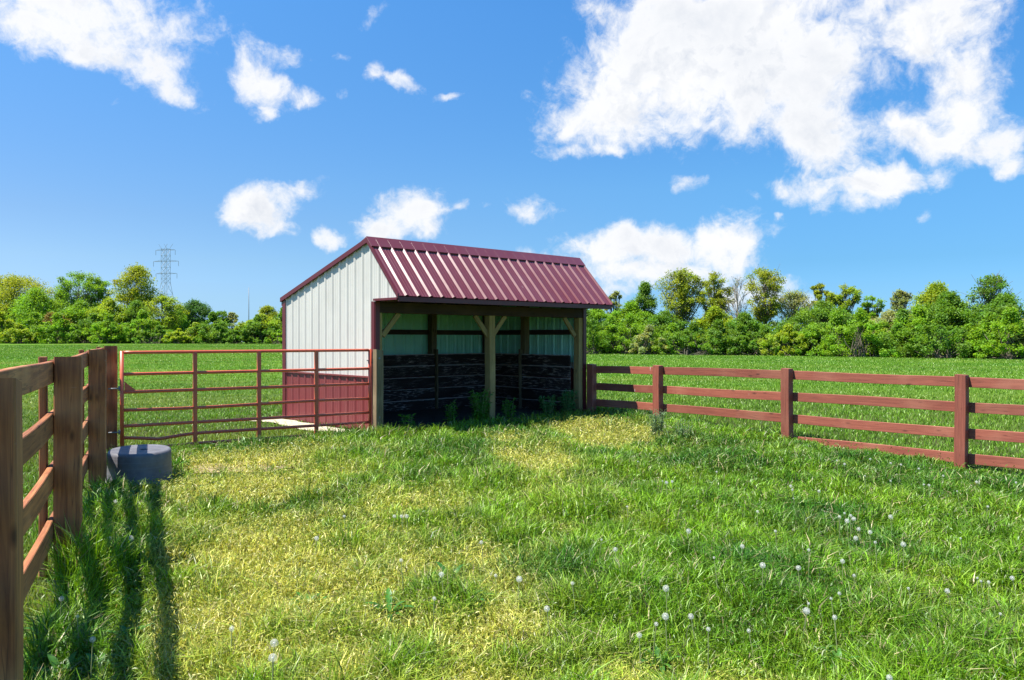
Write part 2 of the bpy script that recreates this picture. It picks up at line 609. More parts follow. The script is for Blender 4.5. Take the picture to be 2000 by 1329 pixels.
def ground_mat():
    m, t, b, _ = newmat('field_turf')
    tc = t.nodes.new('ShaderNodeTexCoord')
    v = tc.outputs['Object']
    n1 = noise(t, v, 0.35, 6, 0.6)
    n2 = noise(t, v, 9, 7, 0.7)
    mp = t.nodes.new('ShaderNodeMapping')
    mp.inputs['Scale'].default_value = (0.05, 0.42, 1)
    mp.inputs['Rotation'].default_value = (0, 0, math.radians(6))
    t.links.new(v, mp.inputs['Vector'])
    n3 = noise(t, mp.outputs[0], 1.0, 4, 0.6)
    c = mixc(t, maprange(t, n1, 0.35, 0.65, 0, 1), (0.07, 0.165, 0.010), (0.11, 0.215, 0.014))
    c = mixc(t, maprange(t, n2, 0.35, 0.75, 0, 0.6), c, (0.055, 0.15, 0.012))
    c = mixc(t, maprange(t, n3, 0.5, 0.72, 0, 0.8), c, (0.17, 0.23, 0.035))
    vl = t.nodes.new('ShaderNodeVectorMath')
    vl.operation = 'DISTANCE'
    t.links.new(v, vl.inputs[0])
    vl.inputs[1].default_value = (0.5, 6, 0)
    soil = mixc(t, maprange(t, n2, 0.35, 0.7, 0, 1), (0.03, 0.035, 0.012), (0.07, 0.065, 0.03))
    c = mixc(t, maprange(t, vl.outputs['Value'], 10, 30, 0.85, 0), c, soil)
    setin(t, b.inputs['Base Color'], c)
    b.inputs['Roughness'].default_value = 0.9
    b.inputs['Specular IOR Level'].default_value = 0.1
    bump(t, b, n2, 0.5, 0.05)
    return m


M_ground = ground_mat()

# ------------------------------------------------------------ terrain
YAW = 0.757
SC, SS = math.cos(YAW), math.sin(YAW)
SX, SY = -2.12, 12.39
SHED_Z = 0.10


def sh2w(u, v):
    return SX + u * SC - v * SS, SY + u * SS + v * SC


def w2sh(x, y):
    dx, dy = x - SX, y - SY
    return dx * SC + dy * SS, -dx * SS + dy * SC


CP = np.array([
    (0, 0, 0.0), (0, 3, 0.0), (-1.7, 2.8, 0.02), (-2.75, 5.1, 0.06), (-4.0, 8.0, 0.10), (-5.2, 10.6, 0.10), (-3.5, 11.5, 0.09),
    (-2, 12.3, 0.10), (-1, 10, 0.10), (0, 7, 0.05), (0, 12.5, 0.09), (1.0, 14.2, 0.09), (1.6, 15.8, 0.12), (2.7, 14.7, 0.12), (2.0, 12.5, 0.12),
    (3.2, 12.6, 0.05), (4.4, 12.8, -0.08), (4.2, 11.0, -0.12), (6.1, 11.0, -0.33), (7.9, 9.2, -0.42), (2, 9.5, 0.03), (4, 7, -0.15), (3, 3, -0.1), (6, 5, -0.35),
    (-3, 14.5, 0.1), (0, 17.5, 0.1), (-8, 10, 0.0), (-6, 5, 0.0), (-10, 16, 0.0), (5, 17, 0.0), (8, 14, -0.15), (12, 10, -0.35), (3, 22, 0.0), (-4, 22, 0.05), (12, 22, -0.2), (-15, 25, 0.0)
], dtype=np.float64)


def gz(x, y):
    x = np.asarray(x, dtype=np.float64)
    y = np.asarray(y, dtype=np.float64)
    shp = np.broadcast(x, y).shape
    x = np.broadcast_to(x, shp).ravel()
    y = np.broadcast_to(y, shp).ravel()
    # far field
    az = np.arctan2(x, np.maximum(y, 1.0))
    s = np.clip((az + 0.25) / 0.30, 0, 1)
    s = s * s * (3 - 2 * s)
    far = 0.33 * (1 - s) * np.clip(y / 180, 0, 1) - 0.25 * s * np.clip(y / 80, 0, 1)
    num = np.zeros_like(x)
    den = np.zeros_like(x) + 1e-9
    for (cx, cy, cz) in CP:
        w = np.exp(-((x - cx) ** 2 + (y - cy) ** 2) / (2 * 1.9 ** 2))
        num += w * cz
        den += w
    near = num / den
    d = np.hypot(x, y - 8)
    k = np.clip(1 - np.exp(-((den - 1e-9) * 6)), 0, 1) * np.clip((30 - d) / 12, 0, 1)
    z = near * k + far * (1 - k)
    # small undulation
    amp = 0.018 * np.clip((60 - d) / 40, 0, 1)
    z = z + amp * (np.sin(x * 2.1 + 0.7 * y) + np.sin(y * 2.9 - x * 1.3 + 1.0))
    # level pad under the shed
    u, v = w2sh(x, y)
    e = np.maximum(np.maximum(-u, u - 4.9), np.maximum(-0.1 - v, v - 3.0))
    q = np.clip(1 - e / 0.7, 0, 1)
    q = q * q * (3 - 2 * q)
    z = z * (1 - q) + SHED_Z * q
    return z.reshape(shp) if shp else float(z[0])


def g1(x, y):
    return float(gz(np.array([x]), np.array([y]))[0])


def warp_axis(near0, near1, step, far0, far1, n):
    core = np.arange(near0, near1 + 1e-6, step)
    a = near1 + np.geomspace(step * 1.3, far1 - near1, n)
    b = near0 - np.geomspace(step * 1.3, near0 - far0, n)[::-1]
    return np.concatenate([b, core, a])


gxs = warp_axis(-14, 14, 0.16, -3000, 3000, 60)
gys = warp_axis(0.5, 24, 0.16, -200, 4500, 60)
GX, GY = np.meshgrid(gxs, gys)
GZ = gz(GX, GY)
V = np.stack([GX.ravel(), GY.ravel(), GZ.ravel()], 1)
nx, ny = len(gxs), len(gys)
ii = np.arange(ny - 1)[:, None] * nx + np.arange(nx - 1)[None, :]
F = np.stack([ii, ii + 1, ii + nx + 1, ii + nx], -1).reshape(-1, 4)
go = link('ground', npmesh('ground', V, F, M_ground, True))
tag(go, kind='structure')


def sheet(name, poly, mat, dz, step=0.25, subdiv=True):
    """thin sheet draped on the ground inside a convex polygon"""
    import bmesh
    bm = bmesh.new()
    vs = [bm.verts.new((p[0], p[1], 0)) for p in poly]
    bm.faces.new(vs)
    if subdiv:
        xs = [p[0] for p in poly]
        ys = [p[1] for p in poly]
        for (a, b, nrm) in ((min(xs), max(xs), (1, 0, 0)), (min(ys), max(ys), (0, 1, 0))):
            q = a + step
            while q < b:
                co = (q, 0, 0) if nrm[0] else (0, q, 0)
                bmesh.ops.bisect_plane(bm, geom=bm.verts[:] + bm.edges[:] + bm.faces[:], plane_co=co, plane_no=nrm)
                q += step
    me = bpy.data.meshes.new(name)
    bm.to_mesh(me)
    bm.free()
    co = np.zeros(len(me.vertices) * 3)
    me.vertices.foreach_get('co', co)
    co = co.reshape(-1, 3)
    co[:, 2] = gz(co[:, 0], co[:, 1]) + dz
    me.vertices.foreach_set('co', co.ravel())
    me.update()
    me.materials.append(mat)
    o = link(name, me)
    tag(o, kind='structure')
    return o


def ragged(poly, amp, n=10):
    out = []
    for i in range(len(poly)):
        a, b = poly[i], poly[(i + 1) % len(poly)]
        for k in range(n):
            t = k / n
            out.append((a[0] + (b[0] - a[0]) * t + random.uniform(-amp, amp) * (k > 0), a[1] + (b[1] - a[1]) * t + random.uniform(-amp, amp) * (k > 0)))
    return out


GP = [sh2w(-0.05, -0.35), sh2w(-0.05, 3.2), sh2w(-0.55, 3.6), sh2w(-0.62, 1.2), sh2w(-0.42, -0.2)]
sheet('gravel_path', ragged(GP, 0.05), M_gravel, 0.02)
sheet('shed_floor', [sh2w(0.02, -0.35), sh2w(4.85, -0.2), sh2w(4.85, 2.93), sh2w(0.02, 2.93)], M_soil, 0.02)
sheet('driveway', [(-13.8, 19.5), (-12.15, 19.3), (-16.0, 27.0), (-19.5, 30)], M_drive, 0.04)
sheet('lane', [(-150, 140), (-77, 114), (-79, 122), (-150, 160)], M_drive, 0.12, 12)

ex, ey = (470 - 1000) / FPX * 9.2, 9.2
sheet('worn_earth', [(ex + 0.75 * math.cos(a) * (1 + 0.25 * math.sin(3 * a)), ey + 0.3 * math.sin(a) * (1 + 0.2 * math.sin(5 * a))) for a in [k * math.pi / 18 for k in range(36)]], M_earth, 0.012)
# ------------------------------------------------------------ shed
SHW = Matrix(((SC, -SS, 0, SX), (SS, SC, 0, SY), (0, 0, 1, SHED_Z), (0, 0, 0, 1)))   # shed frame: x along front, y to the rear
L, D, O = 4.87, 2.92, 0.645
EAVE, RIDGE, RV, REAR = 2.14, 3.01, 0.16, 2.19     # heights above the shed pad
WZ = 0.87
shed = bpy.data.objects.new('livestock_shed', None)
C.objects.link(shed)
shed.location = SHW.translation
WM[shed.name] = Matrix.Translation(SHW.translation)
tag(shed, 'open fronted white metal livestock shed with burgundy ribbed roof and burgundy lower siding', 'shed')


def roofz(v):
    return RIDGE - (RV - v) * (RIDGE - EAVE) / (RV + O) if v < RV else RIDGE - (v - RV) * (RIDGE - REAR) / (D - RV)


def rib_profile(a, b, first, pitch=0.2286, h=0.019):
    """(position, height) list of a ribbed sheet between a and b"""
    pts = [(a, 0.0)]
    k = math.floor((a - first) / pitch)
    while first + k * pitch < b + pitch:
        c = first + k * pitch
        for (dx, hh) in ((-0.04, 0), (-0.012, h), (0.012, h), (0.04, 0), (0.078, 0), (0.084, 0.0035), (0.094, 0.0035), (0.1, 0), (0.13, 0), (0.136, 0.0035), (0.146, 0.0035), (0.152, 0)):
            p = c + dx
            if a < p < b:
                pts.append((p, hh))
        k += 1
    pts.append((b, 0.0))
    return pts


def wall_sheet(name, a, b, lo, hi, first, origin, axis, out, mat, parent, breaks=()):
    """ribbed wall: runs along axis from a to b, sticks out along out"""
    pts = rib_profile(a, b, first)
    for br in breaks:
        pts.append((br, 0.0))
    pts.sort()
    V = []
    F = []
    for (p, h) in pts:
        for z in (lo(p), hi(p)):
            q = [origin[i] + axis[i] * p + out[i] * h for i in range(3)]
            V.append((q[0], q[1], z))
    for i in range(len(pts) - 1):
        F.append((2 * i, 2 * i + 2, 2 * i + 3, 2 * i + 1))
    return link(name, npmesh(name, V, F, mat), parent, SHW)


# gable walls (left one seen from outside, right one from inside)
def gable(uu, outs, first):
    outv = (outs, 0, 0)
    zlo = lambda p: WZ + 0.002 if p >= 0.0 else 2.09
    w = wall_sheet('gable_wall', 0.0, D, lambda p: WZ, lambda p: roofz(p) - 0.015, first, (uu, 0, 0), (0, 1, 0), outv, M_white, shed, (RV,))
    e = wall_sheet('gable_overhang', -O + 0.01, 0.0, lambda p: 2.085, lambda p: roofz(p) - 0.015, first, (uu, 0, 0), (0, 1, 0), outv, M_white, w)
    n = wall_sheet('wainscot', 0.0, D, lambda p: 0.02, lambda p: WZ, first, (uu, 0, 0), (0, 1, 0), outv, M_wains, shed)
    mb = MB()
    mb.box((uu + outs * 0.018, D / 2, WZ + 0.008), (0.034, D - 0.06, 0.024))
    mb.obj('drip_trim', M_wains, shed, SHW)
    return w


gable(0.0, -1, 0.12)
gable(L, 1, 0.12)
# rear wall
wr = wall_sheet('rear_wall', 0.0, L, lambda p: WZ, lambda p: REAR - 0.01, 0.1, (0, D, 0), (1, 0, 0), (0, 1, 0), M_white, shed)
wall_sheet('wainscot', 0.0, L, lambda p: 0.02, lambda p: WZ, 0.1, (0, D, 0), (1, 0, 0), (0, 1, 0), M_wains, shed)
# inner faces of the sheets (liner seen from inside)
wall_sheet('inner_lining', 0.02, L - 0.02, lambda p: 1.0, lambda p: REAR - 0.04, 0.1, (0, D - 0.03, 0), (1, 0, 0), (0, -1, 0), M_inner, shed)
wall_sheet('inner_lining', 0.0, D - 0.04, lambda p: 1.0, lambda p: roofz(p) - 0.06, 0.12, (L - 0.03, 0, 0), (0, 1, 0), (-1, 0, 0), M_inner, shed)


def roof_slope(name, v0, z0, v1, z1, first):
    """ribs run from (v0,z0) ridge to (v1,z1) eave"""
    a, b = -0.04, L + 0.04
    pts = rib_profile(a, b, first, h=0.026)
    d = Vector((0, v1 - v0, z1 - z0)).normalized()
    nrm = Vector((1, 0, 0)).cross(d)
    if nrm.z < 0:
        nrm = -nrm
    V = []
    F = []
    for (p, h) in pts:
        V.append((p, v0 + nrm.y * (h + 0.02), z0 + nrm.z * (h + 0.02)))
        V.append((p, v1 + nrm.y * (h + 0.02), z1 + nrm.z * (h + 0.02)))
    for i in range(len(pts) - 1):
        F.append((2 * i, 2 * i + 1, 2 * i + 3, 2 * i + 2))
    # underside
    n0 = len(V)
    V += [(a, v0, z0), (a, v1, z1), (b, v1, z1), (b, v0, z0)]
    F.append((n0, n0 + 3, n0 + 2, n0 + 1))
    return link(name, npmesh(name, V, F, M_roof), shed, SHW)


front_roof = roof_slope('roof', RV, RIDGE, -O - 0.03, EAVE - 0.035, 0.33)
rear_roof = roof_slope('roof', RV, RIDGE, D + 0.08, roofz(D) - 0.02, 0.33)
# ridge cap
mb = MB()
capw = 0.17
for sgn, (v1, z1) in ((1, (-O, EAVE)), (-1, (D, REAR))):
    d = Vector((0, v1 - RV, z1 - RIDGE)).normalized()
    nrm = Vector((1, 0, 0)).cross(d)
    nrm = nrm if nrm.z > 0 else -nrm
    up = 0.045
    a, b = -0.055, L + 0.055
    top = Vector((0, RV, RIDGE + 0.066))
    e = Vector((0, RV, RIDGE)) + d * capw + nrm * up
    e2 = e - nrm * 0.02
    t2 = top - Vector((0, 0, 0.02))
    V = [(a, top.y, top.z), (b, top.y, top.z), (b, e.y, e.z), (a, e.y, e.z), (a, t2.y, t2.z), (b, t2.y, t2.z), (b, e2.y, e2.z), (a, e2.y, e2.z)]
    mb.add(V, [(0, 1, 2, 3), (4, 7, 6, 5), (3, 2, 6, 7), (0, 3, 7, 4), (1, 5, 6, 2)])
mb.obj('ridge_cap', M_roof, shed, SHW)
# rake trims and eave fascia
for uu in (-0.045, L + 0.045):
    rk = MB()
    for (v0, z0, v1, z1) in ((RV, RIDGE, -O - 0.03, EAVE - 0.035), (RV, RIDGE, D + 0.08, roofz(D) - 0.02)):
        h = 0.075
        a, b = uu - 0.012, uu + 0.012
        V = [(x, v, z) for x in (a, b) for (v, z) in ((v0, z0 + 0.045), (v1, z1 + 0.045), (v1, z1 + 0.045 - h), (v0, z0 + 0.045 - h))]
        rk.add(V, [(0, 1, 2, 3), (7, 6, 5, 4), (0, 4, 5, 1), (1, 5, 6, 2), (2, 6, 7, 3), (3, 7, 4, 0)])
    rk.obj('rake_trim', M_trim, shed, SHW)
mb = MB()
mb.box((L / 2, -O - 0.012, EAVE - 0.07), (L + 0.06, 0.03, 0.07))
mb.obj('fascia', M_trim, shed, SHW)
mb = MB()
mb.box((L / 2, D + 0.06, REAR - 0.07), (L + 0.06, 0.03, 0.10))
mb.obj('fascia', M_trim, shed, SHW)
# soffit rafters under the overhang, bottom edge trim of the gable overhang
for uu in (-0.03, L + 0.03):
    mb = MB()
    mb.box((uu, -O / 2 - 0.01, 2.078), (0.05, O - 0.02, 0.035))
    mb.obj('overhang_trim', M_trim, shed, SHW)
# corner trims
for (uu, vv, nm, top) in ((-0.026, D + 0.01, 'corner_trim', REAR - 0.02), (L + 0.026, D + 0.01, 'corner_trim', REAR - 0.02)):
    mb = MB()
    mb.box((uu, vv - 0.03, top / 2 + 0.01), (0.012, 0.10, top - 0.02))
    mb.box((uu + (0.04 if uu < 0 else -0.04), vv + 0.024, top / 2 + 0.01), (0.09, 0.018, top - 0.02))
    mb.obj(nm, M_trim, shed, SHW)
for uu, sg in ((-0.026, 1), (L + 0.026, -1)):
    mb = MB()
    mb.box((uu, 0.02, 1.04), (0.018, 0.085, 2.03))
    mb.box((uu + sg * 0.042, -0.03, 1.04), (0.085, 0.016, 2.03))
    mb.obj('corner_trim', M_trim, shed, SHW)


def spost(u, v, z0, z1, a, b, mat, name='post', parent=shed):
    """vertical timber in the shed frame"""
    p0 = SHW @ Vector((u, v, z0))
    p1 = SHW @ Vector((u, v, z1))
    upv = SHW.to_3x3() @ Vector((0, 1, 0))
    return plank(name, p0, p1, a, b, mat, parent, up=tuple(upv), bend=0.006)


def sbeam(p, q, thick, high, mat, name, parent=shed, up=(0, 0, 1), bend=0.003):
    return plank(name, tuple(SHW @ Vector(p)), tuple(SHW @ Vector(q)), thick, high, mat, parent, up=up, bend=bend)


PW = 0.135
spost(0.075, 0.06, -0.05, 1.88, 0.10, PW, M_post_grey)
spost(L / 2, 0.06, -0.05, 1.88, PW, PW, M_post_grey)
spost(L - 0.10, 0.06, -0.05, 1.88, 0.115, PW, M_post_grey)
# header beam (two boards) resting on the posts
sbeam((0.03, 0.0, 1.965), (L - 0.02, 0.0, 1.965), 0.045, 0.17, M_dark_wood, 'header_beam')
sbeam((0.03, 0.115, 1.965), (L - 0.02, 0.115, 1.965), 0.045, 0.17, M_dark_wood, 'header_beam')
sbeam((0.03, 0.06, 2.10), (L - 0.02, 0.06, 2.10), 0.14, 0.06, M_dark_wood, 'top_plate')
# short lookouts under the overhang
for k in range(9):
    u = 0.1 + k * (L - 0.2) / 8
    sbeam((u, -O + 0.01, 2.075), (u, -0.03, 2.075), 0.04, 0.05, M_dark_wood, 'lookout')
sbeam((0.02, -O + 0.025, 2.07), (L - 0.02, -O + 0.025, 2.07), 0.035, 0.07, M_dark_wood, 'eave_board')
# knee braces
for (u0, sg) in ((0.12, 1), (L / 2, -1), (L / 2, 1), (L - 0.16, -1)):
    sbeam((u0 + sg * 0.05, 0.055, 1.52), (u0 + sg * 0.36, 0.055, 1.88), 0.04, 0.085, M_post_grey, 'knee_brace')
# rear and side framing
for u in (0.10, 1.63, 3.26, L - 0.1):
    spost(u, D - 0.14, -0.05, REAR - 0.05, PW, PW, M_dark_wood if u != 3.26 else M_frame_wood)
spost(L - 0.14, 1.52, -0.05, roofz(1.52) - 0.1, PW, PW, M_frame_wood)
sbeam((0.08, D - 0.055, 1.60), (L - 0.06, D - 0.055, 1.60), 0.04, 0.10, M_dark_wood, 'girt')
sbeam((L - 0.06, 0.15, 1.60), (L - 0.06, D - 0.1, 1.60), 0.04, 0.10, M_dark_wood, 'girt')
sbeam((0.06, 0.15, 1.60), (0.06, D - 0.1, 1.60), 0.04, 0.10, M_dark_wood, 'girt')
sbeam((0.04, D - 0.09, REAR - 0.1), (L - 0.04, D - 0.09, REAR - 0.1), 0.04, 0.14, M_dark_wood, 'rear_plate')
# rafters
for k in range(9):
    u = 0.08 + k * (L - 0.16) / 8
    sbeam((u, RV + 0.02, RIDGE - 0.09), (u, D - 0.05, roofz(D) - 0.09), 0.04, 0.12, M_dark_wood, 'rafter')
    sbeam((u, RV - 0.02, RIDGE - 0.10), (u, -O + 0.06, roofz(-O + 0.06) - 0.10), 0.04, 0.10, M_dark_wood, 'rafter')
# kick boards
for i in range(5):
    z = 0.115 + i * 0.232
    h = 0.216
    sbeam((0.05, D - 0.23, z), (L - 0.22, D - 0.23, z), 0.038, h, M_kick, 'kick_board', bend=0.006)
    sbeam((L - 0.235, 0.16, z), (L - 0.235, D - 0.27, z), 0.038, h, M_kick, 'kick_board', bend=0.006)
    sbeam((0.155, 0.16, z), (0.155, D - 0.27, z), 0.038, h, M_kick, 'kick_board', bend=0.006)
# posts showing in front of the kick boards
spost(3.26, D - 0.27, 0.0, 1.25, 0.04, 0.09, M_frame_wood, 'batten')
spost(L - 0.27, 1.52, 0.0, 1.25, 0.09, 0.04, M_frame_wood, 'batten')

# ------------------------------------------------------------ left fence
FD = Vector((-0.4116, 0.9114, 0)).normalized()
FN = Vector((FD.y, -FD.x, 0))                 # towards the paddock
P1 = Vector((-1.717, 2.80, 0))
spots = [-0.15, 2.56, 5.64, 8.45]
PTOP = 1.468
lf = thing('wooden_fence', (P1.x, P1.y, 0), 'dark brown four rail board fence with thick square posts running away along the left side', 'fence')
RT = (1.455, 1.115, 0.775, 0.435)
PS = 0.155


def post(base, top, zb, w, d, mat, parent, dirv, name='post', slope=0.012):
    """square post with a slightly sloped top; base = centre"""
    M = frame((base[0], base[1], zb), (base[0], base[1], top), up=tuple(dirv))
    Lz = top - zb
    a, b = w / 2, d / 2
    bev = 0.006
    prof = [(-a + bev, -b), (a - bev, -b), (a, -b + bev), (a, b - bev), (a - bev, b), (-a + bev, b), (-a, b - bev), (-a, -b + bev)]
    n = 8
    V = []
    segs = 10
    ph = random.uniform(0, 6)
    for i in range(segs + 1):
        t = i / segs
        for (y, z) in prof:
            zz = t * Lz
            if i == segs:
                zz += slope * (y / a) - 0.004
            V.append((zz, y + 0.004 * math.sin(ph + 5 * t), z + 0.003 * math.sin(ph + 4 * t)))
    F = []
    for i in range(segs):
        for k in range(n):
            F.append((i * n + k, i * n + (k + 1) % n, (i + 1) * n + (k + 1) % n, (i + 1) * n + k))
    F.append(tuple(segs * n + k for k in range(n)))
    F.append(tuple(range(n))[::-1])
    return link(name, npmesh(name, V, F, mat), parent, M)


for i, t in enumerate(spots):
    inner = P1 + FD * (t + 0.0)
    c = inner - FN * (PS / 2) + FD * (PS / 2)
    post((c.x, c.y), PTOP + (-0.012, 0.0, 0.0, 0.01)[i], -0.05, PS, PS, M_fence_brown, lf, FN)
    fb = inner - FN * (PS + 0.04 + 0.025) + FD * 0.075
    post((fb.x, fb.y), PTOP + 0.01, 0.08, 0.13, 0.04, M_fence_brown, lf, FN, 'face_board', 0.0)
ends = [-1.2, 0.07, 2.64, 5.72, 8.52]
for i in range(4):
    for j, zt in enumerate(RT):
        dz0, dz1 = random.uniform(-0.008, 0.008), random.uniform(-0.008, 0.008)
        a = P1 - FN * (PS + 0.020) + FD * (ends[i] + 0.004)
        b = P1 - FN * (PS + 0.020) + FD * (ends[i + 1] - 0.004)
        plank('rail', (a.x, a.y, zt - 0.07 + dz0), (b.x, b.y, zt - 0.07 + dz1), 0.036, 0.14, M_fence_brown, lf, bend=0.01)

# ------------------------------------------------------------ right fence
RP = [Vector((1.60, 15.72, 0)), Vector((2.73, 14.72, 0)), Vector((4.44, 12.80, 0)), Vector((6.20, 10.98, 0)), Vector((7.95, 9.2, 0))]
rf = thing('wooden_fence', (RP[1].x, RP[1].y, g1(RP[1].x, RP[1].y)), 'sunlit reddish brown board fence starting at the right corner of the shed', 'fence')
RTOP = [1.055, 1.065, 1.085, 1.07, 1.05]
RR = [(1.03, 0.70, 0.385, 0.07), (1.05, 0.705, 0.37, 0.03), (1.065, 0.715, 0.365, 0.015), (1.055, 0.705, 0.345, 0.0), (1.04, 0.69, 0.34, 0.0)]
for i, p in enumerate(RP):
    a = RP[max(i - 1, 0)]
    b = RP[min(i + 1, 4)]
    d = (b - a).normalized()
    n = Vector((d.y, -d.x, 0))                 # towards the camera side
    if n.dot(Vector((-1, -1, 0))) < 0:
        n = -n
    c = p + n * 0.06
    post((c.x, c.y), RTOP[i] + 0.02, -0.5, 0.14, 0.15, M_fence_red, rf, n, 'post', 0.004)
for i in range(4):
    a, b = RP[i], RP[i + 1]
    d = (b - a).normalized()
    n = Vector((d.y, -d.x, 0))
    if n.dot(Vector((-1, -1, 0))) < 0:
        n = -n
    for j in range(4):
        if i == 0 and j == 3:
            continue
        s = a - n * 0.036 + d * (0.004 if i else -0.06)
        e = b - n * 0.036 - d * 0.004
        plank('rail', (s.x, s.y, RR[i][j] - 0.07), (e.x, e.y, RR[i + 1][j] - 0.07), 0.034, 0.14, M_fence_red, rf, bend=0.009)

# ------------------------------------------------------------ gate and its latch post
GA = Vector((-5.10, 10.44, 0))
GB = Vector((-2.20, 12.36, 0))
GD = (GB - GA).normalized()
GLEN = (GB - GA).length
gate = thing('metal_gate', (GA.x, GA.y, 0.1), 'closed red tubular steel farm gate with seven bars between fence and shed', 'gate')
TZ = [1.40, 1.115, 0.88, 0.645, 0.435, 0.285, 0.145]
R_ = 0.022


def gp(t, z):
    return (GA.x + GD.x * t, GA.y + GD.y * t, z)


def gate_t(q):
    k = (q - 1000) / FPX
    return (GA.x - k * GA.y) / (k * GD.y - GD.x)


ups = [0.0, gate_t(381), gate_t(506), gate_t(618), GLEN]
for j, z in enumerate(TZ):
    mb = MB()
    pts = []
    for k in range(25):
        t = GLEN * k / 24
        sag = 0.0
        if j == 5:
            sag = -0.05 * max(0, 1 - abs(t - 0.45) / 0.5) ** 1.5
        if j == 6:
            sag = -0.035 * max(0, 1 - t / 0.9)
        if j == 3:
            sag = -0.012 * math.sin(t * 1.7)
        pts.append(gp(t, z + sag))
    mb.tube(pts, R_, 12)
    mb.obj('bar', M_gate, gate, smooth=True)
GN = Vector((GD.y, -GD.x, 0))
for k, t in enumerate(ups):
    mb = MB()
    if k in (0, 4):
        mb.tube([gp(t, 0.11), gp(t, 1.42)], 0.025, 12)
    else:
        M = frame(gp(t, 0.12), gp(t, 1.40), up=tuple(GN))
        mb2 = MB()
        mb.box((0.64, 0, 0.022), (1.28, 0.045, 0.012), M)
        mb.box((0.64, 0, -0.022), (1.28, 0.045, 0.012), M)
        mb.box((0.64, 0.024, 0), (1.28, 0.005, 0.05), M)
    mb.obj('upright', M_gate, gate, smooth=(k in (0, 4)))
# gusset plate on the hinge side
mb = MB()
a = Vector(gp(0.03, 0.90))
b = Vector(gp(0.17, 0.90))
c = Vector(gp(0.03, 1.02))
mb.add([a + GN * 0.004, b + GN * 0.004, c + GN * 0.004, a - GN * 0.004, b - GN * 0.004, c - GN * 0.004],
       [(0, 1, 2), (5, 4, 3), (0, 3, 4, 1), (1, 4, 5, 2), (2, 5, 3, 0)])
mb.obj('gusset', M_gate, gate)
for z in (0.36, 0.93):
    mb = MB()
    mb.tube([gp(-0.16, z), gp(-0.02, z)], 0.009, 8)
    mb.tube([gp(-0.03, z - 0.03), gp(-0.03, z + 0.03)], 0.016, 8)
    mb.obj('hinge_pin', M_steel, gate, smooth=True)
mb = MB()
mb.tube([gp(GLEN - 0.05, 1.24), gp(GLEN + 0.06, 1.245), gp(GLEN + 0.12, 1.27), gp(GLEN + 0.16, 1.29)], 0.008, 8)
for k in range(6):
    q = gp(GLEN - 0.02 + k * 0.028, 1.215 - 0.012 * math.sin(k * 1.2))
    mb.box(q, (0.02, 0.008, 0.03))
mb.obj('latch_chain', M_steel, gate)

lp = thing('gate_post', (-2.045, 12.20, 0.1), 'weathered timber latch post standing between red gate and shed opening', 'post')
post((-2.045, 12.20), 1.41, -0.1, 0.12, 0.13, M_frame_wood, lp, GN, 'timber', 0.01)
for zz in (1.28, 0.38):
    mb = MB()
    mb.box((-2.045 + GN.x * 0.067 - 0.01, 12.20 + GN.y * 0.067, zz), (0.03, 0.012, 0.03))
    mb.obj('staple', M_steel, lp)

# ------------------------------------------------------------ upturned tub
TC = Vector((-1.717, 2.80, 0)) + FD * 6.12 + FN * 0.30


def make_tub():
    o = thing('stock_tank', (TC.x, TC.y, g1(TC.x, TC.y)), 'upturned dark grey rubber stock tub at the foot of the left fence', 'tub')
    zb = g1(TC.x, TC.y) - 0.01
    M = Matrix.Translation((TC.x, TC.y, zb)) @ Matrix.Rotation(math.radians(24.3), 4, 'Z')
    n = 64
    prof = [(1.06, 0.0), (1.06, 0.03), (1.03, 0.035), (1.02, 0.1), (1.025, 0.108), (1.02, 0.116), (1.0, 0.30), (1.0, 0.40), (0.985, 0.425), (0.95, 0.44), (0.90, 0.445), (0.84, 0.438), (0.4, 0.444), (0.0, 0.446)]
    V = []
    prof = [(q, z * 0.80) for q, z in prof]
    for (s, z) in prof:
        for k in range(n):
            a = 2 * math.pi * k / n
            V.append((0.31 * s * math.copysign(abs(math.cos(a)) ** 0.95, math.cos(a)), 0.43 * s * math.copysign(abs(math.sin(a)) ** 0.95, math.sin(a)), z))
    F = []
    for i in range(len(prof) - 1):
        for k in range(n):
            F.append((i * n + k, i * n + (k + 1) % n, (i + 1) * n + (k + 1) % n, (i + 1) * n + k))
    link('tub_shell', npmesh('tub_shell', V, F, M_tub, True), o, M)
    mb = MB()
    mb.tube([(0.04, -0.05, 0.353), (0.04, -0.05, 0.366)], 0.035, 20)
    mb.obj('drain_plug', M_tub, o, M, True)


make_tub()

# ------------------------------------------------------------ far things: pylon, mast, white hut
def W(px, d):
    return ((px - 1000) / FPX * d, d)


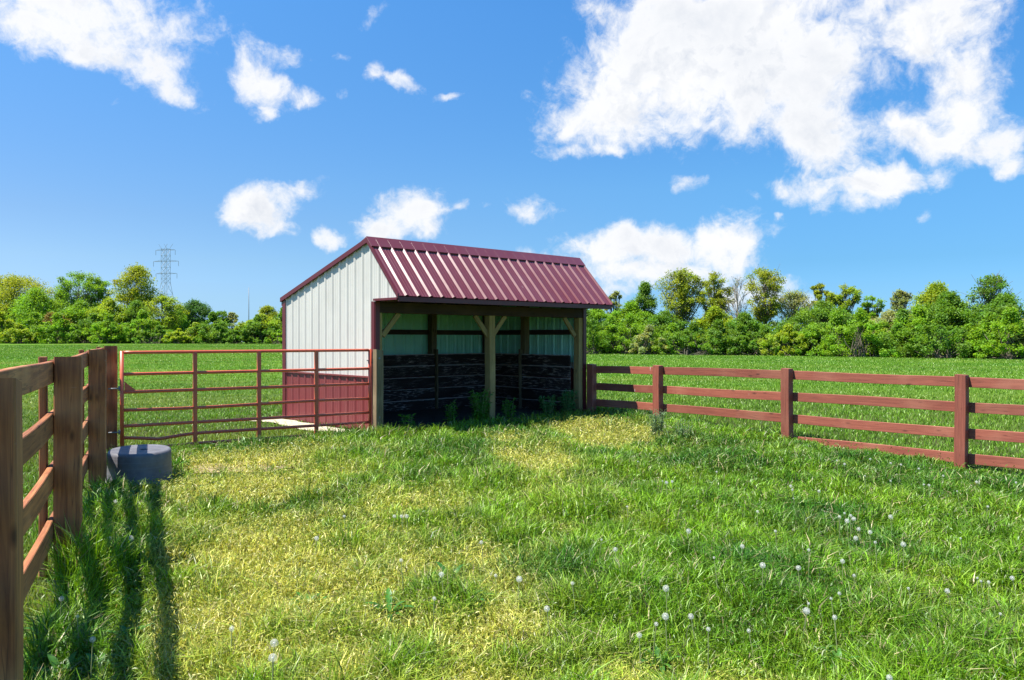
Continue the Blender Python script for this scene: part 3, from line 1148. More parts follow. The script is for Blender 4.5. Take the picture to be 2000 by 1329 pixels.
def make_pylon():
    d = 420.0
    k = d / FPX
    cx, cy = W(324, d)
    o = thing('transmission_tower', (cx, cy, 0), 'grey lattice power pylon rising above the trees on the left', 'pylon')
    base = Matrix.Translation((cx, cy, 0)) @ Matrix.Rotation(math.radians(-12), 4, 'Z')

    def z(py):
        return EYE + (HZ - py) * k
    lev = [(z(660), 6.4), (z(625), 4.9), (z(600), 3.4), (z(575), 2.4), (z(553), 1.6), (z(545), 1.6), (z(535), 1.6), (z(523), 1.6), (z(511), 1.6), (z(500), 1.6), (z(487), 1.6)]
    mb = MB()
    r = 0.08
    for i in range(len(lev) - 1):
        (z0, w0), (z1, w1) = lev[i], lev[i + 1]
        cor = [(-1, -1), (1, -1), (1, 1), (-1, 1)]
        for q in range(4):
            a, b = cor[q], cor[(q + 1) % 4]
            mb.tube([(a[0] * w0, a[1] * w0, z0), (a[0] * w1, a[1] * w1, z1)], r, 4, False)
            mb.tube([(a[0] * w0, a[1] * w0, z0), (b[0] * w1, b[1] * w1, z1)], r * 0.55, 4, False)
            mb.tube([(b[0] * w0, b[1] * w0, z0), (a[0] * w1, a[1] * w1, z1)], r * 0.55, 4, False)
            mb.tube([(a[0] * w1, a[1] * w1, z1), (b[0] * w1, b[1] * w1, z1)], r * 0.55, 4, False)
    mb.obj('lattice_body', M_steel, o, base)
    for (py, xl, xr, hh) in ((489, 5.9, 5.6, 0.6), (511, 7.3, 7.5, 0.7), (535, 5.8, 6.6, 0.6)):
        mb = MB()
        zz = z(py)
        for sy in (-1, 1):
            for (s, xx) in ((-1, xl), (1, xr)):
                mb.tube([(s * 1.6, sy * 1.6, zz), (s * xx, 0, zz)], r * 0.9, 4, False)
                mb.tube([(s * 1.6, sy * 1.6, zz + hh), (s * xx, 0, zz)], r * 0.7, 4, False)
        mb.tube([(-1.6, -1.6, zz), (1.6, -1.6, zz)], r, 4, False)
        arm = mb.obj('cross_arm', M_steel, o, base)
        for (s, xx) in ((-1, xl), (1, xr)):
            mb = MB()
            mb.tube([(s * xx, 0, zz), (s * xx, 0, zz - 2.6)], 0.10, 5, True)
            mb.obj('insulator', M_steel, arm, base)
    for s in (-1, 1):
        mb = MB()
        for sx in (-1, 1):
            mb.tube([(s * 1.6, 0, z(490)), (s * 1.6 + sx * 2.6, 0, z(477))], r * 0.8, 4, False)
        mb.obj('horn', M_steel, o, base)


make_pylon()
mx, my = W(486, 260)
mb = MB()
mb.tube([(0, 0, 0), (0, 0, 9), (0, 0, 17.8)], [0.16, 0.13, 0.08], 8)
mast = mb.obj('radio_mast', M_steel, None, Matrix.Translation((mx, my, 0)), True)
tag(mast, 'thin grey mast standing above the trees left of the shed', 'mast')
hx, hy = W(466, 205)
hut = thing('small_hut', (hx, hy, 0.2), 'tiny white hut glimpsed between the trees left of the shed', 'hut')
mb = MB()
mb.box((hx, hy, 1.15), (3.0, 2.4, 1.9), None)
mb.obj('wall', M_whiteb, hut)
mb = MB()
mb.add([(hx - 1.7, hy - 1.4, 2.05), (hx + 1.7, hy - 1.4, 2.05), (hx + 1.7, hy, 2.65), (hx - 1.7, hy, 2.65), (hx + 1.7, hy + 1.4, 2.05), (hx - 1.7, hy + 1.4, 2.05)],
       [(0, 1, 2, 3), (3, 2, 4, 5), (0, 3, 5), (1, 4, 2), (0, 5, 4, 1)])
mb.obj('roof', M_steel, hut)


# ------------------------------------------------------------ trees
def frames(n, rng):
    a = rng.normal(size=(n, 3))
    a /= np.linalg.norm(a, axis=1, keepdims=True)
    b = rng.normal(size=(n, 3))
    b -= (a * b).sum(1, keepdims=True) * a
    b /= np.linalg.norm(b, axis=1, keepdims=True)
    return a, b


def leaves_mesh(cen, size, cols, rng, up_bias=0.5, wr=0.32):
    n = len(cen)
    nrm = rng.normal(size=(n, 3))
    nrm[:, 2] = np.abs(nrm[:, 2]) + up_bias
    nrm /= np.linalg.norm(nrm, axis=1, keepdims=True)
    a = rng.normal(size=(n, 3))
    a -= (a * nrm).sum(1, keepdims=True) * nrm
    a /= np.linalg.norm(a, axis=1, keepdims=True)
    b = np.cross(nrm, a)
    s = size[:, None] * rng.uniform(0.7, 1.3, (n, 1))
    fold = nrm * s * 0.18
    V = np.stack([cen - a * s * 0.5, cen - b * s * wr + fold, cen + a * s * 0.5, cen + b * s * wr + fold], 1).reshape(-1, 3)
    F = np.arange(n * 4).reshape(n, 4)
    return V, F, np.repeat(cols, 4, axis=0)


def make_tree(name, label, cat, group, px, d, top, base, wpx, style, col, seed, trunk_mat=None, dens=1.0, leaf=0.30):
    rng = np.random.default_rng(seed)
    rnd = random.Random(seed)
    x, y = W(px, d)
    gzv = g1(x, y)
    zbase = EYE - (base - HZ) / FPX * d
    H = (base - top) / FPX * d + (zbase - gzv)
    H = EYE + (HZ - top) / FPX * d - gzv
    RW = wpx / FPX * d / 2 * (1.22 if px < 700 else 1.28)
    o = thing(name, (x, y, gzv), label, cat, group)
    tm = trunk_mat or M_bark
    cb = {'oak': 0.22, 'tall': 0.36, 'round': 0.08, 'thin': 0.2, 'bush': 0.0, 'bare': 0.3}[style]
    mb = MB()
    tr = max(0.06, H * (0.018 if style not in ('bush',) else 0.01))
    leanx, leany = rnd.uniform(-0.05, 0.05) * H, rnd.uniform(-0.05, 0.05) * H
    tp = []
    nst = 7
    for i in range(nst):
        t = i / (nst - 1) * (0.86 if style != 'bush' else 0.6)
        tp.append(Vector((leanx * t + rnd.uniform(-1, 1) * 0.012 * H * (t > 0), leany * t + rnd.uniform(-1, 1) * 0.012 * H * (t > 0), -0.15 + t * H)))
    rr = [tr * (1.25 - 1.1 * i / (nst - 1)) for i in range(nst)]
    if style != 'bush':
        mb.tube(tp, rr, 7)
    clumps = []
    K = {'oak': 80, 'tall': 54, 'round': 80, 'thin': 50, 'bush': 84, 'bare': 26}[style]
    K = int(K * dens)
    cz0, cz1 = cb * H, H
    cc = (cz0 + cz1) / 2
    ch = (cz1 - cz0) / 2
    tries = 0
    while len(clumps) < K and tries < 4000:
        tries += 1
        a = rnd.uniform(0, 2 * math.pi)
        u = rnd.uniform(-1, 1)
        # silhouette radius as function of height
        if style in ('oak', 'thin', 'bare'):
            sil = math.sqrt(max(0, 1 - u * u)) * (0.85 + 0.15 * math.sin(3 * a + seed))
        elif style == 'tall':
            sil = math.sqrt(max(0, 1 - (u - 0.15) ** 2 / 1.35)) * (0.85 + 0.15 * math.sin(2 * a + seed))
        elif style == 'round':
            sil = math.sqrt(max(0, 1 - max(0, u + 0.25) ** 2)) * 0.92
        else:
            sil = math.sqrt(max(0, 1 - max(0, u + 0.45) ** 2)) * (0.9 + 0.1 * math.sin(3 * a + seed))
        r = (rnd.random() ** 0.42) * sil
        wob = 1 + 0.16 * math.sin(5 * a + 2.3 * u * 3 + seed)
        cr = (rnd.uniform(0.12, 0.22) if style in ('tall', 'thin') else rnd.uniform(0.08, 0.24) if style == 'bush' else rnd.uniform(0.14, 0.27)) * min(RW, H * 0.5)
        p = Vector((math.cos(a) * r * (RW - cr * 0.6) * wob + leanx * 0.5, math.sin(a) * r * (RW - cr * 0.6) * 0.8 * wob + leany * 0.5, cc + u * (ch - cr * 0.7)))
        clumps.append((p, cr))
    # guarantee a top lobe
    clumps.append((Vector((leanx * 0.6, leany * 0.6, H - 0.15 * RW)), 0.18 * min(RW, H * 0.5)))
    # limbs to clumps
    for (p, cr) in clumps:
        if style == 'bush':
            if rnd.random() < 0.5:
                s = Vector((rnd.uniform(-0.3, 0.3) * RW, rnd.uniform(-0.3, 0.3) * RW, -0.1))
                m = s.lerp(p, 0.5) + Vector((rnd.uniform(-0.1, 0.1) * RW, 0, 0))
                mb.tube([s, m, p], [0.05, 0.035, 0.015], 4, False)
            continue
        tt = max(0.10, min(0.98, (p.z / H) * rnd.uniform(0.45, 0.85) / 0.86))
        fi = tt * (nst - 1)
        i0 = min(int(fi), nst - 2)
        s = tp[i0].lerp(tp[i0 + 1], fi - i0)
        m = s.lerp(p, 0.5) + Vector((rnd.uniform(-0.08, 0.08) * RW, rnd.uniform(-0.08, 0.08) * RW, -0.06 * H * rnd.random()))
        r0 = tr * 0.42 * (1.1 - tt)
        mb.tube([s, m, p], [max(r0, 0.045), max(r0 * 0.6, 0.032), 0.018], 5, False)
        if style in ('bare', 'thin', 'tall'):
            for q in range(7 if style == 'bare' else 4):
                e = p + Vector((rnd.gauss(0, 1), rnd.gauss(0, 1), abs(rnd.gauss(0.6, 0.6)))) * cr * 0.95
                mb.tube([m.lerp(p, rnd.uniform(0.2, 1)), e], [0.028, 0.012], 3, False)
    mb.obj('trunk', tm, o, Matrix.Translation((x, y, gzv)), True)
    # leaves
    per = {'oak': 170, 'tall': 125, 'round': 180, 'thin': 80, 'bush': 120, 'bare': 8}[style]
    cens, sizes, cols = [], [], []
    base_c = np.array(col) * 1.14
    for (p, cr) in clumps:
        nl = int(per * rnd.uniform(0.6, 1.4))
        if nl < 1:
            continue
        g = rng.normal(size=(nl, 3))
        g /= np.linalg.norm(g, axis=1, keepdims=True)
        rad = rng.uniform(0, 1, (nl, 1)) ** 0.45
        off = g * rad * cr * np.array([1.25, 1.25, 0.85])
        # small sub lobes
        off += rng.normal(size=(nl, 3)) * cr * 0.24
        c = np.array(p)[None] + off
        cens.append(c)
        sizes.append(np.full(nl, leaf))
        f = rnd.uniform(0.8, 1.2)
        hue = np.array([rnd.uniform(0.88, 1.13), 1.0, rnd.uniform(0.7, 1.2)])
        cl = base_c * f * hue
        cols.append(cl[None] * rng.uniform(0.8, 1.2, (nl, 1)))
    # stray leaves filling the outline
    cens = np.concatenate(cens)
    sizes = np.concatenate(sizes)
    cols = np.concatenate(cols)
    keep = cens[:, 2] > 0.02
    V, F, cc_ = leaves_mesh(cens[keep], sizes[keep], cols[keep], rng)
    link('crown', npmesh('crown', V, F, M_leaf, False, cc_), o, Matrix.Translation((x, y, gzv)))
    return o


YG = (0.25, 0.35, 0.03)
OL = (0.25, 0.31, 0.03)
LG = (0.17, 0.32, 0.025)
MG = (0.12, 0.24, 0.03)
DG = (0.07, 0.17, 0.05)
SG = (0.26, 0.31, 0.13)
TREES = [
    # name, label, px, d, top, base, width, style, col, dens
    ('oak_tree', 'broad yellow green oak at the far left edge of the photo', 30, 185, 537, 671, 150, 'oak', OL, 1.3),
    ('oak_tree', 'dark green tree behind the leftmost broad oak', -20, 195, 548, 671, 110, 'round', MG, 1.0),
    ('leafy_tree', 'rounded lime green tree right of the leftmost oak', 72, 176, 563, 671, 105, 'round', LG, 1.0),
    ('leafy_tree', 'loose green tree with slanting bare stems showing left of centre of the left tree line', 150, 182, 532, 671, 80, 'tall', LG, 0.9),
    ('leafy_tree', 'narrow bright green tree just left of the tallest oak', 187, 184, 540, 671, 52, 'tall', LG, 0.9),
    ('oak_tree', 'tallest golden green oak of the left tree line with a full domed crown', 263, 178, 520, 671, 84, 'oak', OL, 1.25),
    ('leafy_tree', 'pale yellow green tree below and left of the tallest oak', 212, 170, 583, 672, 90, 'round', YG, 0.9),
    ('leafy_tree', 'bushy green tree below the tallest oak', 268, 172, 588, 672, 70, 'round', MG, 0.9),
    ('leafy_tree', 'light green tree in front of the pylon legs', 318, 170, 577, 672, 78, 'thin', YG, 1.4),
    ('dark_tree', 'dark green round topped tree right of the pylon', 378, 200, 587, 671, 68, 'oak', DG, 1.1),
    ('leafy_tree', 'small distant tree in the gap left of the thin mast', 431, 225, 608, 670, 32, 'tall', MG, 0.8),
    ('leafy_tree', 'pale sparse distant tree beside the thin mast', 453, 225, 610, 670, 28, 'thin', SG, 0.8),
    ('leafy_tree', 'round yellow green tree close to the left wall of the shed', 512, 165, 614, 673, 84, 'round', YG, 1.0),
    ('leafy_tree', 'taller tree rising behind the yellow green tree by the shed', 524, 215, 598, 670, 44, 'oak', OL, 0.9),
    ('leafy_tree', 'green tree meeting the left wall of the shed', 556, 175, 602, 672, 40, 'round', MG, 0.9),
    ('leafy_tree', 'brownish budding tree low in the left tree line', 105, 172, 610, 672, 52, 'thin', (0.19, 0.15, 0.05), 1.2),
    ('leafy_tree', 'bright green tree filling the gap right of the leftmost oak', 118, 188, 566, 671, 80, 'round', MG, 1.0),
    ('leafy_tree', 'yellow green tree under the loose green tree with slanting stems', 160, 176, 588, 671, 84, 'round', LG, 1.0),
    ('leafy_tree', 'green tree between the pylon and the dark round topped tree', 346, 186, 606, 671, 56, 'round', LG, 1.0),
    ('leafy_tree', 'low green tree in the dip left of the thin mast', 420, 190, 632, 671, 60, 'round', MG, 1.0),
    # right side
    ('leafy_tree', 'bushy green tree below the leaning crown right of the roof corner', 1232, 94, 590, 690, 86, 'round', LG, 1.0),
    ('leafy_tree', 'bushy green tree at the foot of the large golden green tree', 1300, 90, 606, 691, 80, 'round', MG, 1.0),
    ('leafy_tree', 'bushy yellow green tree below the middle golden tree', 1395, 90, 600, 691, 76, 'round', YG, 1.0),
    ('leafy_tree', 'bushy green tree below the leafless grey tree', 1455, 88, 612, 692, 80, 'round', MG, 1.0),
    ('leafy_tree', 'bushy grey green tree in the middle of the right tree line', 1735, 80, 606, 697, 110, 'round', SG, 1.1),
    ('leafy_tree', 'thin tree sticking up just right of the roof corner', 1200, 110, 569, 690, 36, 'thin', SG, 1.0),
    ('leafy_tree', 'bushy lime green tree directly right of the shed', 1165, 95, 597, 690, 90, 'round', LG, 1.0),
    ('leafy_tree', 'green tree with leaning crown right of the roof corner', 1263, 98, 552, 690, 62, 'round', MG, 0.95),
    ('oak_tree', 'large golden green tree with open trunk, leftmost of the three tall ones on the right', 1330, 92, 526, 692, 84, 'tall', OL, 1.25),
    ('oak_tree', 'golden green tree, middle one of the three tall ones on the right', 1393, 95, 531, 692, 62, 'tall', OL, 1.0),
    ('bare_tree', 'nearly leafless grey tree between the tall golden trees', 1440, 93, 541, 692, 62, 'bare', SG, 1.2),
    ('oak_tree', 'tall open golden tree, rightmost of the three tall ones on the right', 1496, 90, 523, 692, 76, 'tall', OL, 1.0),
    ('leafy_tree', 'pale silvery sparse tree right of the tall golden trees', 1553, 92, 568, 694, 84, 'thin', SG, 1.4),
    ('leafy_tree', 'slim tree top above the dark green bushes', 1602, 92, 554, 694, 40, 'tall', OL, 0.9),
    ('leafy_tree', 'pointed tree top right of the slim one above the dense bushes', 1645, 90, 556, 694, 56, 'tall', YG, 0.9),
    ('leafy_tree', 'small yellow green tree top in the dip of the right tree line', 1703, 88, 579, 696, 46, 'tall', LG, 0.9),
    ('leafy_tree', 'wispy grey green tree top in the right tree line', 1757, 86, 566, 696, 50, 'thin', SG, 1.0),
    ('leafy_tree', 'rounded tree with yellow top second from the right edge', 1832, 80, 552, 698, 100, 'round', YG, 1.0),
    ('leafy_tree', 'tall wispy dark green tree near the right edge', 1938, 78, 537, 700, 90, 'thin', MG, 1.5),
    ('leafy_tree', 'dense green tree at the right edge of the photo', 1965, 72, 575, 702, 150, 'round', MG, 1.3),
    ('leafy_tree', 'dense green tree behind the second bush from the right', 1850, 74, 572, 701, 120, 'round', MG, 1.2),
    ('leafy_tree', 'broad dark green bushy tree right of the tall golden trees', 1605, 80, 590, 696, 170, 'round', MG, 1.4),
]
for i, (nm, lb, px, d, top, base, w, st, col, dens) in enumerate(TREES):
    make_tree(nm, lb, 'tree', 'trees of the left tree line' if px < 700 else 'trees of the right tree line', px, d, top, base, w, st, col, 100 + i,
              M_bark_pale if st in ('bare',) else None, dens * 1.15, 0.34 if px < 700 else 0.20)

# shrubs in front of the tree lines
rs = random.Random(5)
SHR = []
px = -40
while px < 560:
    SHR.append((px, 163 + rs.uniform(-4, 4), rs.choice([rs.uniform(606, 628), rs.uniform(628, 646)]), 673, rs.uniform(60, 95), rs.choice([YG, LG, MG, LG]), 0.32))
    px += rs.uniform(30, 44)
px = 1140
while px < 2060:
    d = 88 - (px - 1140) / 900 * 24
    SHR.append((px, d + rs.uniform(-2, 2), rs.choice([rs.uniform(590, 612), rs.uniform(608, 640)]), 692 + (px - 1140) / 900 * 12, rs.uniform(80, 135), rs.choice([YG, LG, MG, MG, LG, LG, SG]), 0.18))
    px += rs.uniform(36, 52)
NUMW = ('first second third fourth fifth sixth seventh eighth ninth tenth eleventh twelfth thirteenth fourteenth fifteenth sixteenth seventeenth '
        'eighteenth nineteenth twentieth twenty-first twenty-second twenty-third twenty-fourth twenty-fifth twenty-sixth twenty-seventh twenty-eighth twenty-ninth thirtieth').split()
NLEFT = sum(1 for q in SHR if q[0] < 700)
cname = {YG: 'yellow green', LG: 'bright green', MG: 'deep green', SG: 'greyish green'}
for i, (px, d, top, base, w, col, lf_) in enumerate(SHR):
    side = 'left' if px < 700 else 'right'
    lab = '%s rounded shrub, number %s from the left in the row along the %s tree line' % (cname[col], NUMW[i if side == 'left' else i - NLEFT], side)
    lab = lab.replace('number ', '')
    make_tree('shrub', lab, 'shrub', 'shrubs along the %s tree line' % side, px, d, top, base, w, 'bush', col, 500 + i, None, 1.0, lf_)
# the same wood goes on behind the shed
for i, (px, d, top, w, col) in enumerate([(596, 160, 600, 80, LG), (660, 150, 590, 90, MG), (730, 140, 596, 90, YG), (800, 130, 585, 100, MG), (870, 124, 590, 100, LG),
                                          (940, 116, 580, 110, OL), (1010, 108, 590, 110, MG), (1080, 101, 584, 110, LG)]):
    make_tree('leafy_tree', '%s tree in the wood behind the shed, hidden by its roof and walls' % NUMW[i], 'tree', 'trees behind the shed', px, d, top, 680, w, 'round', col, 900 + i, None, 1.0, 0.3)
# low dark back row so that no far ground shows through the hedge
for side, (p0, p1, d0, d1, t0) in {'left': (-60, 580, 215, 215, 640), 'middle': (560, 1140, 185, 118, 630), 'right': (1130, 2080, 112, 90, 622)}.items():
    rng = np.random.default_rng(3 if side == 'left' else 4)
    n = 26000
    q = rng.uniform(0, 1, n)
    dd_ = d0 + (d1 - d0) * q + rng.uniform(-5, 5, n)
    xx = (p0 + (p1 - p0) * q - 1000) / FPX * dd_
    hh = (HZ - t0) / FPX * dd_ + 1.8
    hh = hh * (0.75 + 0.25 * np.sin(q * 60) * np.sin(q * 23 + 1))
    zz = rng.uniform(0, 1, n) * hh
    zz += gz(xx, dd_)
    cen = np.stack([xx, dd_, zz], 1)
    cols = np.array(MG)[None] * rng.uniform(0.6, 1.2, (n, 1))
    Vv, Ff, Cc = leaves_mesh(cen, np.full(n, 0.8 if side == 'left' else 0.45), cols, rng)
    wo = link('undergrowth', npmesh('undergrowth', Vv, Ff, M_leaf, False, Cc))
    tag(wo, 'tangled green undergrowth filling the foot of the %s part of the tree line' % side, 'undergrowth', None, 'stuff')


# ------------------------------------------------------------ grass
def vnoise(x, y, scale, seed):
    r = np.random.default_rng(seed)
    G = r.uniform(0, 1, (256, 256))
    x = x * scale + 1000
    y = y * scale + 1000
    xi = np.floor(x).astype(int)
    yi = np.floor(y).astype(int)
    fx = x - xi
    fy = y - yi
    fx = fx * fx * (3 - 2 * fx)
    fy = fy * fy * (3 - 2 * fy)
    a = G[xi % 256, yi % 256]
    b = G[(xi + 1) % 256, yi % 256]
    c = G[xi % 256, (yi + 1) % 256]
    d = G[(xi + 1) % 256, (yi + 1) % 256]
    return (a * (1 - fx) + b * fx) * (1 - fy) + (c * (1 - fx) + d * fx) * fy


def fbm(x, y, s, seed):
    return 0.55 * vnoise(x, y, s, seed) + 0.3 * vnoise(x, y, s * 2.3, seed + 1) + 0.15 * vnoise(x, y, s * 5.1, seed + 2)


def wpt(px, py, zg=0.08):
    d = (EYE - zg) * FPX / (py - HZ)
    return (px - 1000) / FPX * d, d


# patches of thin yellowish ground cover: (px, py, half width px, half height px, strength)
YP = [(650, 1325, 420, 60, 0.85), (1250, 1320, 160, 40, 0.5), (380, 985, 60, 50, 0.7), (640, 940, 160, 24, 0.55), (560, 1230, 330, 130, 1.0), (560, 1060, 260, 90, 0.95), (520, 960, 200, 45, 0.7), (780, 990, 160, 40, 0.6), (880, 1090, 170, 60, 0.75), (980, 1230, 90, 120, 0.7),
      (800, 1260, 200, 90, 0.75), (1040, 905, 80, 25, 0.9), (1180, 850, 110, 25, 0.9), (1100, 950, 90, 30, 0.55), (470, 915, 130, 20, 0.9), (400, 1250, 90, 90, 0.8), (330, 1100, 60, 60, 0.6),
      (300, 1280, 60, 60, 0.8), (1080, 1040, 90, 40, 0.4), (1400, 1320, 200, 30, 0.5), (1000, 870, 60, 12, 0.6), (620, 890, 120, 14, 0.5), (1230, 1010, 60, 20, 0.3)]
YPW = []
for (px, py, hw, hh, s) in YP:
    x, y = wpt(px, py)
    _, y0 = wpt(px, py + hh)
    _, y1 = wpt(px, max(py - hh, 800))
    YPW.append((x, y, hw / FPX * y, (y1 - y0) / 2 + 0.05, s))


def yellow(x, y):
    f = np.zeros_like(x)
    for (cx, cy, rx, ry, s) in YPW:
        f = np.maximum(f, s * np.exp(-(((x - cx) / rx) ** 2 + ((y - cy) / ry) ** 2) * 0.9))
    n = fbm(x, y, 1.6, 21)
    n2 = fbm(x, y, 4.2, 31)
    fl = (x - P1.x) * FN.x + (y - P1.y) * FN.y
    f = f * np.clip((fl - 0.12) / 0.4, 0.1, 1)
    return np.clip(f * 1.15 + (n - 0.5) * 1.7 + (n2 - 0.5) * 2.1, 0, 1) ** 0.9 * np.clip(f * 1.8, 0, 1)


RFD = (RP[4] - RP[1]).normalized()
RFN = Vector((RFD.y, -RFD.x, 0))
if RFN.dot(Vector((-1, -1, 0))) < 0:
    RFN = -RFN


def in_paddock(x, y):
    u, v = w2sh(x, y)
    left = (x - P1.x) * FN.x + (y - P1.y) * FN.y > -0.1
    gate_ok = (x - GA.x) * GN.x + (y - GA.y) * GN.y > -0.03
    gate_ok |= x > -2.2
    # right fence line
    r = np.ones_like(x, dtype=bool)
    a, b = RP[1], RP[4]
    d = (b - a).normalized()
    n = Vector((d.y, -d.x, 0))
    if n.dot(Vector((-1, -1, 0))) < 0:
        n = -n
    r = (x - a.x) * n.x + (y - a.y) * n.y > -0.05
    return left & gate_ok & r & (v < 0.0)


def poly_in(x, y, poly):
    ins = np.zeros_like(x, dtype=bool)
    n = len(poly)
    for i in range(n):
        x0, y0 = poly[i]
        x1, y1 = poly[(i + 1) % n]
        c = ((y0 > y) != (y1 > y)) & (x < (x1 - x0) * (y - y0) / (y1 - y0 + 1e-12) + x0)
        ins ^= c
    return ins


def blocked(x, y, rng):
    u, v = w2sh(x, y)
    dens_in = (u > 0.1) & (u < L) & (v > 0.25) & (v < D)
    edge = (u > 0.1) & (u < L) & (v > -0.15) & (v <= 0.25) & (rng.uniform(0, 1, len(x)) < 0.6)
    grav = poly_in(x, y, GP) & (rng.uniform(0, 1, len(x)) < 0.93)
    tub = (((x - TC.x) * FN.x + (y - TC.y) * FN.y) / 0.31) ** 2 + (((x - TC.x) * FD.x + (y - TC.y) * FD.y) / 0.43) ** 2 < 1
    drv = poly_in(x, y, [(-13.8, 19.5), (-12.15, 19.3), (-16.0, 27.0), (-19.5, 30)])
    return dens_in | edge | grav | tub | drv


def blades(x, y, h, w, lean, col, rng, curl=1.25, z=None):
    n = len(x)
    z0 = gz(x, y) - 0.01 if z is None else z
    a = rng.uniform(0, 2 * math.pi, n)
    fa = rng.uniform(0, 2 * math.pi, n)
    dx, dy = np.cos(a) * lean * h, np.sin(a) * lean * h
    wx, wy = np.cos(fa) * w / 2, np.sin(fa) * w / 2
    base = np.stack([x, y, z0], 1)
    mid = base + np.stack([dx * 0.32, dy * 0.32, h * 0.58], 1)
    tip = base + np.stack([dx, dy, h * (1 - 0.28 * curl * np.clip(lean, 0, 1.5))], 1)
    wv = np.stack([wx, wy, np.zeros(n)], 1)
    V = np.stack([base - wv * 0.8, base + wv * 0.8, mid + wv, mid - wv, tip + wv * 0.12, tip - wv * 0.12], 1).reshape(-1, 3)
    i = np.arange(n)[:, None] * 6
    F = np.stack([i + [[0, 1, 2, 3]], i + [[3, 2, 4, 5]]], 1).reshape(-1, 4)
    cc = np.repeat(col[:, None, :], 6, axis=1)
    cc[:, 4:] *= 1.12
    return V, F, cc.reshape(-1, 3)


def sample_polar(n, r0, r1, p, rng, half=0.76):
    """radius pdf ~ r^(p-1)"""
    u = rng.uniform(0, 1, n)
    r = (r0 ** p + u * (r1 ** p - r0 ** p)) ** (1 / p)
    a = rng.uniform(-half, half, n)
    return np.sin(a) * r, np.cos(a) * r, r


def mixa(a, b, f):
    return np.array(a)[None] * (1 - f[:, None]) + np.array(b)[None] * f[:, None]


